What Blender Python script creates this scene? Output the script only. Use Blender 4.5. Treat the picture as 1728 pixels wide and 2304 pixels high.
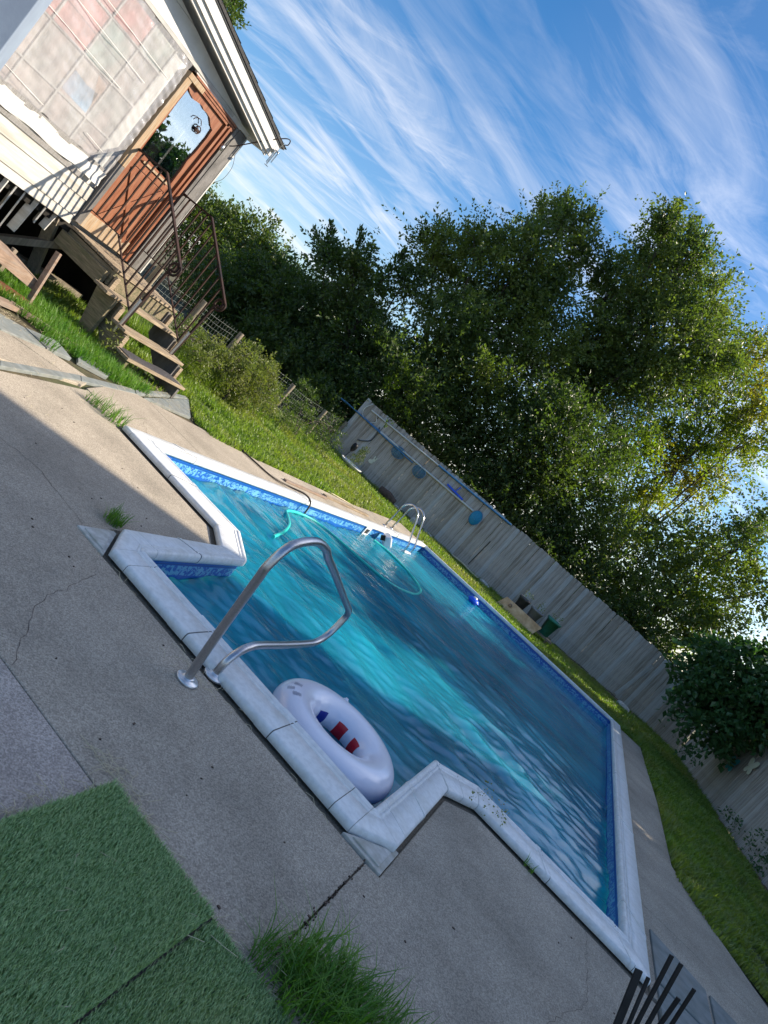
import bpy, bmesh, math, random
import numpy as np
from mathutils import Vector, Matrix
PI = math.pi
random.seed(7); rng = np.random.default_rng(11)
for o in list(bpy.data.objects): bpy.data.objects.remove(o)
S = bpy.context.scene
COL = S.collection

# ------------------------------------------------------------------ camera
cam = bpy.data.cameras.new('camera'); cam.sensor_fit = 'VERTICAL'; cam.sensor_height = 36; cam.lens = 25.0
cam.clip_start = .05; cam.clip_end = 900
co = bpy.data.objects.new('camera', cam); COL.objects.link(co)
R = Matrix(((0.6921292, -0.65166912, 0.31029748), (0.29615255, -0.13564828, -0.94545926), (0.65821793, 0.74627535, 0.09910733)))
co.matrix_world = Matrix.Translation((0, 0, 1.7)) @ R.to_4x4()
S.camera = co
# ------------------------------------------------------------------ light
SUN_AZ = math.radians(37)      # from +x towards +y
SUN_EL = math.radians(34)
W = bpy.data.worlds.new('World'); S.world = W; W.use_nodes = True
N = W.node_tree.nodes; L = W.node_tree.links; N.clear()
def wn(t, **k):
    n = N.new(t)
    for a, b in k.items(): setattr(n, a, b)
    return n
out = wn('ShaderNodeOutputWorld'); bg = wn('ShaderNodeBackground'); L.new(bg.outputs[0], out.inputs[0])
sky = wn('ShaderNodeTexSky', sky_type='NISHITA', sun_disc=False); sky.sun_elevation = SUN_EL
sky.sun_rotation = PI/2 - SUN_AZ; sky.air_density = 1.0; sky.dust_density = .6; sky.ozone_density = 3.2
bg.inputs[1].default_value = .094
tc = wn('ShaderNodeTexCoord'); sep = wn('ShaderNodeSeparateXYZ'); L.new(tc.outputs['Generated'], sep.inputs[0])
def wm(op, a, b=None, clamp=False):
    n = wn('ShaderNodeMath', operation=op, use_clamp=clamp)
    for i, v in enumerate((a, b)):
        if v is None: continue
        if isinstance(v, (int, float)): n.inputs[i].default_value = v
        else: L.new(v, n.inputs[i])
    return n.outputs[0]
zc = wm('ADD', wm('MAXIMUM', sep.outputs[2], 0.0), .10)
px = wm('DIVIDE', sep.outputs[0], zc); py = wm('DIVIDE', sep.outputs[1], zc)
wv = wn('ShaderNodeCombineXYZ'); L.new(px, wv.inputs[0]); L.new(py, wv.inputs[1])
wz = wn('ShaderNodeTexNoise'); wz.inputs['Scale'].default_value = .9; wz.inputs['Detail'].default_value = 3; L.new(wv.outputs[0], wz.inputs['Vector'])
wsep = wn('ShaderNodeSeparateColor'); L.new(wz.outputs[1], wsep.inputs[0])
px = wm('ADD', px, wm('MULTIPLY', wm('SUBTRACT', wsep.outputs[0], .5), .55)); py = wm('ADD', py, wm('MULTIPLY', wm('SUBTRACT', wsep.outputs[1], .5), .55))
def streak(angle, sx, sy, detail, rough, lo, hi, off, dist=0.0):
    c, s = math.cos(angle), math.sin(angle)
    u = wm('ADD', wm('MULTIPLY', px, c*sx), wm('MULTIPLY', py, s*sx))
    v = wm('ADD', wm('MULTIPLY', px, -s*sy), wm('MULTIPLY', py, c*sy))
    cb = wn('ShaderNodeCombineXYZ'); L.new(u, cb.inputs[0]); L.new(v, cb.inputs[1]); cb.inputs[2].default_value = off
    nz = wn('ShaderNodeTexNoise'); nz.inputs['Scale'].default_value = 1; nz.inputs['Detail'].default_value = detail
    nz.inputs['Roughness'].default_value = rough; nz.inputs['Distortion'].default_value = dist
    L.new(cb.outputs[0], nz.inputs['Vector'])
    mr = wn('ShaderNodeMapRange'); mr.inputs[1].default_value = lo; mr.inputs[2].default_value = hi
    L.new(nz.outputs[0], mr.inputs[0]); return mr.outputs[0]
CL = math.radians(48)
fine = streak(CL, .62, 2.5, 9, .64, .46, .76, 3.1, .8)
mass = streak(CL + .3, .40, .85, 4, .55, .42, .64, 8.7, .5)
fine2 = streak(CL - .7, 1.7, 4.6, 8, .68, .50, .80, 1.7, 1.4)
mm = wm('ADD', wm('MULTIPLY', mass, .82), .18)
cl = wm('ADD', wm('MULTIPLY', fine, mm), wm('MULTIPLY', wm('MULTIPLY', fine2, mm), .40))
veil = wm('MULTIPLY', mass, .08)
low = wn('ShaderNodeMapRange'); low.inputs[1].default_value = .22; low.inputs[2].default_value = .0
low.inputs[3].default_value = 0; low.inputs[4].default_value = .36; L.new(sep.outputs[2], low.inputs[0])
cf = wm('ADD', wm('ADD', cl, veil), wm('MULTIPLY', low.outputs[0], wm('ADD', mass, .35)), True)
hs = wn('ShaderNodeHueSaturation'); hs.inputs['Saturation'].default_value = 1.30; L.new(sky.outputs[0], hs.inputs['Color'])
mx = wn('ShaderNodeMix', data_type='RGBA'); L.new(wm('MULTIPLY', cf, .88), mx.inputs[0])
L.new(hs.outputs[0], mx.inputs[6]); # thin cloud scatters forward: brighter towards the sun
sdv_ = (math.cos(SUN_EL)*math.cos(SUN_AZ), math.cos(SUN_EL)*math.sin(SUN_AZ), math.sin(SUN_EL))
dt = wm('ADD', wm('ADD', wm('MULTIPLY', sep.outputs[0], sdv_[0]), wm('MULTIPLY', sep.outputs[1], sdv_[1])), wm('MULTIPLY', sep.outputs[2], sdv_[2]))
fwd = wm('ADD', wm('MULTIPLY', wm('POWER', wm('MAXIMUM', dt, 0.0), 4.0), 3.2), 1.0)
vm = wn('ShaderNodeVectorMath', operation='SCALE'); vm.inputs[0].default_value = (6.4, 6.4, 6.7); L.new(fwd, vm.inputs['Scale'])
L.new(vm.outputs[0], mx.inputs[7])
L.new(mx.outputs[2], bg.inputs[0])
sl = bpy.data.lights.new('sun', 'SUN'); sl.energy = 4.9; sl.angle = math.radians(.6); sl.color = (1, .88, .71)
so = bpy.data.objects.new('sun', sl); COL.objects.link(so)
sd = Vector((math.cos(SUN_EL)*math.cos(SUN_AZ), math.cos(SUN_EL)*math.sin(SUN_AZ), math.sin(SUN_EL)))
so.rotation_euler = sd.to_track_quat('Z', 'Y').to_euler(); so.location = (20, 15, 20)
S.view_settings.view_transform = 'Standard'; S.view_settings.look = 'None'; S.view_settings.gamma = 1
S.view_settings.use_curve_mapping = False; S.view_settings.exposure = .95
S.render.engine = 'CYCLES'
S.cycles.max_bounces = 6; S.cycles.transparent_max_bounces = 12

# ------------------------------------------------------------------ materials
def mat(name, c, c2=None, sc=4.0, det=4, rough=.7, metal=0, bump=0, bsc=None, stretch=(1,1,1), spec=.5, c3=None, sc3=.7, amt3=.5, lo=.35, hi=.65, ior=1.45, coat=0, sheen=0, emis=None):
    m = bpy.data.materials.new(name); m.use_nodes = True; nt = m.node_tree; n = nt.nodes; l = nt.links
    p = n['Principled BSDF']; p.inputs['Roughness'].default_value = rough; p.inputs['Metallic'].default_value = metal
    p.inputs['Specular IOR Level'].default_value = spec; p.inputs['IOR'].default_value = ior; p.inputs['Coat Weight'].default_value = coat
    p.inputs['Base Color'].default_value = (*c, 1)
    t = n.new('ShaderNodeTexCoord'); mp = n.new('ShaderNodeMapping'); mp.inputs['Scale'].default_value = stretch
    l.new(t.outputs['Object'], mp.inputs[0])
    def nz(s, d=4, r=.55):
        x = n.new('ShaderNodeTexNoise'); x.inputs['Scale'].default_value = s; x.inputs['Detail'].default_value = d
        x.inputs['Roughness'].default_value = r; l.new(mp.outputs[0], x.inputs['Vector']); return x.outputs[0]
    def mr(v, a, b):
        x = n.new('ShaderNodeMapRange'); x.inputs[1].default_value = a; x.inputs[2].default_value = b; l.new(v, x.inputs[0]); return x.outputs[0]
    def mix(f, a, b):
        x = n.new('ShaderNodeMix'); x.data_type = 'RGBA'
        if isinstance(f, float): x.inputs[0].default_value = f
        else: l.new(f, x.inputs[0])
        for i, v in ((6, a), (7, b)):
            if isinstance(v, tuple): x.inputs[i].default_value = (*v, 1)
            else: l.new(v, x.inputs[i])
        return x.outputs[2]
    cur = c
    if c2: cur = mix(mr(nz(sc, det), lo, hi), c, c2)
    if c3:
        f = n.new('ShaderNodeMath'); f.operation = 'MULTIPLY'; f.inputs[1].default_value = amt3; l.new(mr(nz(sc3, 5), .45, .68), f.inputs[0])
        cur = mix(f.outputs[0], cur, c3)
    if not isinstance(cur, tuple): l.new(cur, p.inputs['Base Color'])
    if bump:
        b = n.new('ShaderNodeBump'); b.inputs['Strength'].default_value = min(1, bump); b.inputs['Distance'].default_value = .01*max(1, bump)
        l.new(nz(bsc or sc, 5, .6), b.inputs['Height']); l.new(b.outputs[0], p.inputs['Normal'])
    if emis: p.inputs['Emission Color'].default_value = (*emis, 1); p.inputs['Emission Strength'].default_value = 1
    return m

def leafmat(name, c1, c2, c3=None, trans=.35, sc=5, rough=.42):
    m = mat(name, c1, c2, sc=sc, det=2, rough=rough, spec=.45, c3=c3, sc3=.45, amt3=.8)
    nt = m.node_tree; n = nt.nodes; l = nt.links; p = n['Principled BSDF']; o = n['Material Output']
    tr = n.new('ShaderNodeBsdfTranslucent'); ms = n.new('ShaderNodeMixShader'); ms.inputs[0].default_value = trans
    src = p.inputs['Base Color'].links[0].from_socket
    br = n.new('ShaderNodeMix'); br.data_type = 'RGBA'; br.blend_type = 'MULTIPLY'; br.inputs[0].default_value = 1
    l.new(src, br.inputs[6]); br.inputs[7].default_value = (2.0, 2.3, .7, 1); l.new(br.outputs[2], tr.inputs[0])
    l.new(p.outputs[0], ms.inputs[1]); l.new(tr.outputs[0], ms.inputs[2]); l.new(ms.outputs[0], o.inputs[0])
    return m

M = {}
def concrete(name, a, b, stain):
    m = mat(name, a, b, sc=150, det=3, rough=.92, bump=.55, bsc=170, c3=stain, sc3=1.3, amt3=.55, spec=.2, lo=.36, hi=.62)
    nt = m.node_tree; n = nt.nodes; l = nt.links; p = n['Principled BSDF']
    src = p.inputs['Base Color'].links[0].from_socket
    t = n.new('ShaderNodeTexCoord'); v = n.new('ShaderNodeTexVoronoi'); v.inputs['Scale'].default_value = 150; l.new(t.outputs['Object'], v.inputs['Vector'])
    hv = n.new('ShaderNodeRGBToBW'); l.new(v.outputs['Color'], hv.inputs[0])
    mr = n.new('ShaderNodeMapRange'); mr.inputs[1].default_value = .2; mr.inputs[2].default_value = .8; mr.inputs[3].default_value = .74; mr.inputs[4].default_value = 1.24
    l.new(hv.outputs[0], mr.inputs[0])
    x = n.new('ShaderNodeMix'); x.data_type = 'RGBA'; x.blend_type = 'MULTIPLY'; x.inputs[0].default_value = 1
    l.new(src, x.inputs[6]); l.new(mr.outputs[0], x.inputs[7])
    ns = n.new('ShaderNodeTexNoise'); ns.inputs['Scale'].default_value = 1.1; ns.inputs['Detail'].default_value = 7; ns.inputs['Roughness'].default_value = .65; l.new(t.outputs['Object'], ns.inputs['Vector'])
    m2 = n.new('ShaderNodeMapRange'); m2.inputs[1].default_value = .3; m2.inputs[2].default_value = .7; m2.inputs[3].default_value = .74; m2.inputs[4].default_value = 1.16; l.new(ns.outputs[0], m2.inputs[0])
    y = n.new('ShaderNodeMix'); y.data_type = 'RGBA'; y.blend_type = 'MULTIPLY'; y.inputs[0].default_value = 1; l.new(x.outputs[2], y.inputs[6]); l.new(m2.outputs[0], y.inputs[7])
    l.new(y.outputs[2], p.inputs['Base Color'])
    return m
M['conc'] = concrete('exposed_concrete', (.335,.29,.232), (.46,.40,.325), (.29,.255,.205))
M['conc2'] = concrete('pinkish_concrete', (.36,.315,.28), (.52,.455,.405), (.31,.255,.215))
M['slate'] = mat('blue_slate', (.15,.17,.165), (.225,.245,.24), sc=9, rough=.75, bump=.3, bsc=60, c3=(.24,.22,.18), sc3=3, amt3=.4)
M['soil'] = mat('soil', (.06,.045,.028), (.12,.10,.055), sc=9, rough=.95, bump=1, bsc=40, c3=(.05,.075,.02), sc3=1.1, amt3=.8)
M['lawnbase'] = mat('lawn_base', (.035,.055,.014), (.07,.09,.025), sc=18, rough=.95, bump=1, bsc=60)
M['vinyl'] = mat('white_vinyl', (.68,.69,.69), (.77,.78,.78), sc=30, det=8, rough=.40, bump=.10, bsc=120, c3=(.46,.44,.37), sc3=7, amt3=.32, lo=.38, hi=.58)
M['vinyldirty'] = mat('dirty_white_vinyl', (.38,.37,.33), (.56,.55,.52), sc=18, rough=.55, c3=(.30,.27,.20), sc3=6, amt3=.7)
M['seam'] = mat('dark_seam_rubber', (.10,.10,.10), rough=.8)  # plain dark grey of joints, drip edge, strap and cable
M['steel'] = mat('polished_steel', (.62,.62,.63), (.5,.5,.52), sc=30, rough=.16, metal=1)
M['steel2'] = mat('brushed_steel', (.55,.55,.57), (.42,.42,.44), sc=60, rough=.34, metal=1, stretch=(1,1,8))
M['flange'] = mat('cast_flange', (.72,.73,.75), (.55,.56,.58), sc=35, rough=.32, metal=.75)
M['iron'] = mat('rusty_iron', (.014,.011,.013), (.032,.017,.013), sc=7, rough=.6, bump=.3, bsc=70, c3=(.07,.032,.02), sc3=2.5, amt3=.5, spec=.2)
M['blackiron'] = mat('black_metal', (.007,.007,.008), (.016,.016,.018), sc=12, rough=.5, spec=.3)
M['fence'] = mat('weathered_fence_wood', (.40,.345,.30), (.60,.54,.485), sc=5, det=6, rough=.88, bump=.7, bsc=7, stretch=(14,14,.9), c3=(.16,.125,.10), sc3=.5, amt3=.6)
M['fence_b'] = mat('weathered_fence_wood_warm', (.33,.28,.23), (.52,.455,.39), sc=5, det=6, rough=.88, bump=.7, bsc=7, stretch=(14,14,.9), c3=(.13,.10,.08), sc3=.7, amt3=.7)
M['fence_c'] = mat('weathered_fence_wood_pale', (.46,.44,.42), (.62,.60,.58), sc=5, det=6, rough=.88, bump=.7, bsc=7, stretch=(14,14,.9), c3=(.20,.17,.14), sc3=.7, amt3=.5)
M['fence_d'] = mat('weathered_fence_wood_dark', (.22,.19,.165), (.38,.34,.30), sc=5, det=6, rough=.88, bump=.7, bsc=7, stretch=(14,14,.9), c3=(.12,.10,.08), sc3=.7, amt3=.6)
M['step'] = mat('weathered_step_wood', (.21,.16,.105), (.40,.32,.225), sc=5, det=7, rough=.85, bump=.9, bsc=6, stretch=(16,1.0,16), c3=(.13,.09,.06), sc3=1.2, amt3=.6)
M['beam'] = mat('mossy_beam_wood', (.15,.125,.08), (.27,.22,.14), sc=5, det=7, rough=.9, bump=.9, bsc=6, stretch=(1.2,12,12), c3=(.09,.10,.045), sc3=1.6, amt3=.7)
M['postwood'] = mat('grey_post_wood', (.19,.155,.12), (.31,.26,.20), sc=4, det=6, rough=.9, bump=.8, bsc=5, stretch=(14,14,1), c3=(.11,.11,.06), sc3=2, amt3=.5)
M['whitewood'] = mat('weathered_white_paint', (.47,.46,.43), (.57,.56,.535), sc=6, det=6, rough=.7, bump=.4, bsc=30, stretch=(1,.8,7), c3=(.30,.26,.19), sc3=1.6, amt3=.6)
M['cleanwhite'] = mat('white_paint', (.56,.55,.53), (.62,.61,.585), sc=5, rough=.55, bump=.15, bsc=20)
M['soffit'] = mat('grey_soffit', (.36,.355,.34), (.46,.45,.43), sc=5, rough=.7, bump=.2, bsc=15)
M['bluegrey'] = mat('blue_grey_paint', (.20,.25,.33), (.24,.30,.385), sc=3, rough=.55, bump=.1, bsc=25)
M['darkgrey'] = mat('dark_grey_boards', (.095,.09,.085), (.17,.16,.155), sc=7, det=6, rough=.8, bump=.6, bsc=20, stretch=(2,2,.8), c3=(.30,.28,.26), sc3=3, amt3=.3)
M['sill'] = mat('shaded_sill_shingle', (.20,.19,.18), (.33,.32,.31), sc=30, rough=.85, bump=.6, bsc=50, stretch=(1,6,.6))
M['door'] = mat('red_brown_door', (.17,.052,.022), (.27,.095,.042), sc=5, det=6, rough=.5, bump=.35, bsc=8, stretch=(12,9,1), c3=(.33,.17,.10), sc3=2, amt3=.45)
M['doordark'] = mat('door_groove', (.11,.035,.018), (.16,.055,.028), sc=8, rough=.6)
M['casing'] = mat('bare_casing_wood', (.29,.19,.105), (.42,.30,.19), sc=5, det=6, rough=.7, bump=.5, bsc=7, stretch=(14,14,1), c3=(.34,.30,.24), sc3=2.5, amt3=.7)
M['dark'] = mat('dark_void', (.012,.011,.010), (.03,.026,.022), sc=3, rough=.95)  # near-black used for unlit gaps, openings and the crawlspace
M['grit'] = mat('sandy_grit', (.10,.085,.065), (.20,.17,.13), sc=60, rough=.95, bump=1, bsc=90)
M['dirt'] = mat('crawlspace_dirt', (.035,.028,.022), (.085,.07,.055), sc=14, rough=.95, bump=1, bsc=25)
M['shingle'] = mat('dark_roof_shingle', (.03,.03,.032), (.065,.063,.06), sc=40, rough=.9, bump=.6)
M['mat'] = mat('black_rubber_mat', (.035,.033,.035), (.085,.08,.085), sc=70, rough=.8, bump=1, bsc=60)
M['trunk'] = mat('bark', (.05,.04,.03), (.11,.09,.07), sc=6, det=6, rough=.95, bump=1, bsc=12, stretch=(5,5,1))
M['ring'] = mat('white_inflatable_vinyl', (.78,.77,.86), (.82,.81,.89), sc=5, rough=.22, spec=.55, coat=.3)
M['red'] = mat('red_vinyl', (.55,.015,.03), rough=.25)
M['navy'] = mat('navy_vinyl', (.02,.04,.30), rough=.25)
M['print'] = mat('grey_print', (.20,.20,.26), rough=.5)
M['hose'] = mat('turquoise_hose', (.02,.50,.45), (.03,.58,.50), sc=20, rough=.35, bump=.4, bsc=60)
M['whiteplastic'] = mat('white_plastic', (.70,.71,.74), (.76,.77,.79), sc=10, rough=.35)
M['blueplastic'] = mat('bright_blue_plastic', (.01,.08,.62), (.02,.12,.75), sc=10, rough=.35)
M['bluepole'] = mat('blue_pole', (.05,.16,.32), (.09,.24,.42), sc=10, rough=.35, metal=.4)
M['alupole'] = mat('aluminium_pole', (.62,.60,.54), (.70,.68,.62), sc=10, rough=.4, metal=.5)
M['net'] = mat('blue_netting', (.03,.16,.26), (.05,.22,.34), sc=120, rough=.7)
def _net():
    m = M['net']; nt = m.node_tree; n = nt.nodes; l = nt.links; tr = n.new('ShaderNodeBsdfTransparent'); ms = n.new('ShaderNodeMixShader'); ms.inputs[0].default_value = .45
    l.new(n['Principled BSDF'].outputs[0], ms.inputs[1]); l.new(tr.outputs[0], ms.inputs[2]); l.new(ms.outputs[0], n['Material Output'].inputs[0])
_net()
M['netsolid'] = mat('blue_skimmer_bag', (.01,.20,.36), (.015,.27,.46), sc=30, rough=.5)
M['brownhose'] = mat('dark_brown_hose', (.05,.04,.03), rough=.6)
M['plank'] = mat('tan_chipped_board', (.66,.40,.20), (.82,.56,.32), sc=9, det=5, rough=.8, bump=.3, c3=(.42,.22,.11), sc3=6, amt3=.6)
M['potdark'] = mat('charcoal_pot', (.05,.05,.055), (.09,.09,.10), sc=8, rough=.6)
M['potgrey'] = mat('grey_pot', (.20,.20,.21), (.27,.27,.28), sc=12, rough=.7, stretch=(8,8,1))
M['potgreen'] = mat('green_pot', (.03,.19,.14), (.05,.25,.185), sc=8, rough=.5)
M['cream'] = mat('cream_paint', (.70,.68,.50), (.76,.74,.60), sc=9, rough=.6)
M['teal'] = mat('teal_paint', (.02,.34,.38), (.03,.42,.45), sc=9, rough=.5)
M['stone'] = mat('pale_stone', (.40,.38,.34), (.58,.56,.52), sc=14, rough=.85, bump=.6)
M['log'] = mat('dark_log', (.06,.04,.03), (.12,.08,.06), sc=14, rough=.9, bump=.8)
M['straw'] = mat('dry_straw', (.50,.42,.27), (.62,.55,.38), sc=20, rough=.8)
M['wire'] = mat('galvanised_wire', (.30,.34,.33), rough=.5, metal=.5)
M['redgrey'] = mat('worn_red_wood', (.20,.135,.095), (.31,.22,.165), sc=7, det=6, rough=.85, bump=.5, stretch=(4,1,6), c3=(.22,.20,.18), sc3=3, amt3=.6)
M['neigh'] = mat('pale_siding', (.66,.65,.62), (.70,.69,.65), sc=3, rough=.7)
M['grassA'] = leafmat('grass_blades', (.10,.165,.026), (.18,.25,.05), (.25,.23,.085), trans=.35, sc=3)
M['grassB'] = leafmat('lush_grass_blades', (.06,.16,.02), (.12,.23,.03), None, trans=.3, sc=6)
M['turf'] = leafmat('artificial_grass_fibres', (.15,.26,.09), (.37,.50,.24), (.36,.40,.16), trans=.12, sc=95, rough=.5)
M['turfback'] = mat('artificial_grass_backing', (.03,.08,.04), (.05,.12,.05), sc=30, rough=.9)
M['leaf_elm'] = leafmat('elm_leaves', (.040,.072,.020), (.108,.145,.042), (.16,.19,.042), sc=4)
M['leaf_dark'] = leafmat('dark_leaves', (.034,.062,.018), (.070,.105,.030), (.09,.12,.03), sc=4)
M['leaf_olive'] = leafmat('olive_leaves', (.055,.085,.022), (.10,.13,.035), None, sc=4)
M['leaf_yellow'] = leafmat('yellowing_leaves', (.065,.105,.018), (.14,.18,.025), (.24,.18,.03), sc=2, trans=.45)
M['leaf_sunlit_tint'] = leafmat('sunlit_tint_leaves', (.09,.14,.015), (.16,.20,.025), None, sc=3, trans=.5)  # brighter leaf copy with sunlight put into its colour
M['leaf_bush'] = leafmat('bush_leaves', (.035,.085,.028), (.06,.13,.045), None, sc=3, trans=.2, rough=.35)
M['leaf_conifer'] = leafmat('conifer_sprays', (.05,.075,.012), (.09,.11,.02), None, sc=9)
M['leaf_shrub'] = leafmat('shrub_leaves', (.07,.12,.025), (.14,.17,.045), (.20,.17,.09), sc=8)

def liner():
    m = mat('blue_pool_liner', (.004,.085,.38), (.007,.115,.46), sc=40, rough=.35)
    nt = m.node_tree; n = nt.nodes; l = nt.links; p = n['Principled BSDF']; src = p.inputs['Base Color'].links[0].from_socket
    g = n.new('ShaderNodeNewGeometry'); sp = n.new('ShaderNodeSeparateXYZ'); l.new(g.outputs['Position'], sp.inputs[0])
    def ma(op, a, b):
        x = n.new('ShaderNodeMath'); x.operation = op
        for i, v in enumerate((a, b)):
            if isinstance(v, (int, float)): x.inputs[i].default_value = v
            else: l.new(v, x.inputs[i])
        return x.outputs[0]
    h = ma('ADD', sp.outputs[0], sp.outputs[1]); cb = n.new('ShaderNodeCombineXYZ'); l.new(h, cb.inputs[0]); l.new(sp.outputs[2], cb.inputs[1])
    nz = n.new('ShaderNodeTexNoise'); nz.inputs['Scale'].default_value = 15; nz.inputs['Detail'].default_value = 1; nz.inputs['Distortion'].default_value = 2.0
    l.new(cb.outputs[0], nz.inputs['Vector'])
    band = ma('MULTIPLY', ma('LESS_THAN', sp.outputs[2], -.045), ma('GREATER_THAN', sp.outputs[2], -.135))
    lv = ma('MULTIPLY', ma('GREATER_THAN', nz.outputs[0], .50), band)
    x = n.new('ShaderNodeMix'); x.data_type = 'RGBA'; l.new(lv, x.inputs[0]); l.new(src, x.inputs[6]); x.inputs[7].default_value = (.14,.40,.58,1)
    # dashed line pairs of the border print
    def line(z0, w):
        return ma('LESS_THAN', ma('ABSOLUTE', ma('SUBTRACT', sp.outputs[2], z0), 0), w)
    wv = ma('ABSOLUTE', ma('SUBTRACT', sp.outputs[2], .006), 0)
    dl = ma('LESS_THAN', wv, .004); wv2 = ma('ABSOLUTE', ma('SUBTRACT', sp.outputs[2], -.034), 0)
    dl2 = ma('ADD', dl, ma('LESS_THAN', wv2, .003))
    y = n.new('ShaderNodeMix'); y.data_type = 'RGBA'; l.new(dl2, y.inputs[0]); l.new(x.outputs[2], y.inputs[6]); y.inputs[7].default_value = (.004,.045,.20,1)
    l.new(y.outputs[2], p.inputs['Base Color'])
    return m
M['liner'] = liner()

def watermat():
    m = bpy.data.materials.new('pool_water'); m.use_nodes = True; nt = m.node_tree; n = nt.nodes; l = nt.links
    p = n['Principled BSDF']
    t = n.new('ShaderNodeTexCoord'); nz = n.new('ShaderNodeTexNoise'); nz.inputs['Scale'].default_value = .8; l.new(t.outputs['Object'], nz.inputs['Vector'])
    mr = n.new('ShaderNodeMapRange'); mr.inputs[1].default_value = .35; mr.inputs[2].default_value = .65; l.new(nz.outputs[0], mr.inputs[0])
    x = n.new('ShaderNodeMix'); x.data_type = 'RGBA'; l.new(mr.outputs[0], x.inputs[0])
    x.inputs[6].default_value = (.005,.135,.225,1); x.inputs[7].default_value = (.012,.27,.39,1)
    l.new(x.outputs[2], p.inputs['Base Color'])
    p.inputs['Roughness'].default_value = .03; p.inputs['IOR'].default_value = 1.5; p.inputs['Specular IOR Level'].default_value = .5
    p.inputs['Subsurface Weight'].default_value = 1; p.inputs['Subsurface Radius'].default_value = (.15,.62,.70); p.inputs['Subsurface Scale'].default_value = 2.0
    mp = n.new('ShaderNodeMapping'); mp.inputs['Rotation'].default_value = (0,0,-.15); mp.inputs['Scale'].default_value = (1, 2.6, 1)
    l.new(t.outputs['Object'], mp.inputs[0])
    n2 = n.new('ShaderNodeTexNoise'); n2.inputs['Scale'].default_value = 34; n2.inputs['Detail'].default_value = 3; l.new(mp.outputs[0], n2.inputs['Vector'])
    b = n.new('ShaderNodeBump'); b.inputs['Strength'].default_value = .5; b.inputs['Distance'].default_value = .004; l.new(n2.outputs[0], b.inputs['Height'])
    l.new(b.outputs[0], p.inputs['Normal'])
    return m
M['water'] = watermat()

def glassmat():
    m = bpy.data.materials.new('door_glass'); m.use_nodes = True; nt = m.node_tree; n = nt.nodes; l = nt.links
    p = n['Principled BSDF']; p.inputs['Base Color'].default_value = (.10,.12,.13,1); p.inputs['Roughness'].default_value = .02; p.inputs['Specular IOR Level'].default_value = 1
    p.inputs['IOR'].default_value = 1.6
    tr = n.new('ShaderNodeBsdfTransparent'); ms = n.new('ShaderNodeMixShader'); ms.inputs[0].default_value = .5
    gl = n.new('ShaderNodeBsdfGlossy'); gl.inputs['Roughness'].default_value = .01; gl.inputs['Color'].default_value = (.50,.56,.64,1)
    l.new(gl.outputs[0], ms.inputs[1]); l.new(tr.outputs[0], ms.inputs[2]); l.new(ms.outputs[0], n['Material Output'].inputs[0])
    return m
M['glass'] = glassmat()
def sheetmat():
    m = mat('clear_plastic_sheet', (.58,.57,.58), (.66,.63,.63), sc=3, rough=.14, bump=1.3, bsc=6, spec=.9, stretch=(1,2.2,1), coat=.9)
    nt = m.node_tree; n = nt.nodes; l = nt.links; p = n['Principled BSDF']
    tr = n.new('ShaderNodeBsdfTransparent'); tr.inputs[0].default_value = (.93,.95,.96,1)
    ms = n.new('ShaderNodeMixShader'); ms.inputs[0].default_value = .60
    l.new(p.outputs[0], ms.inputs[1]); l.new(tr.outputs[0], ms.inputs[2]); l.new(ms.outputs[0], n['Material Output'].inputs[0])
    return m
M['sheet'] = sheetmat()

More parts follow.
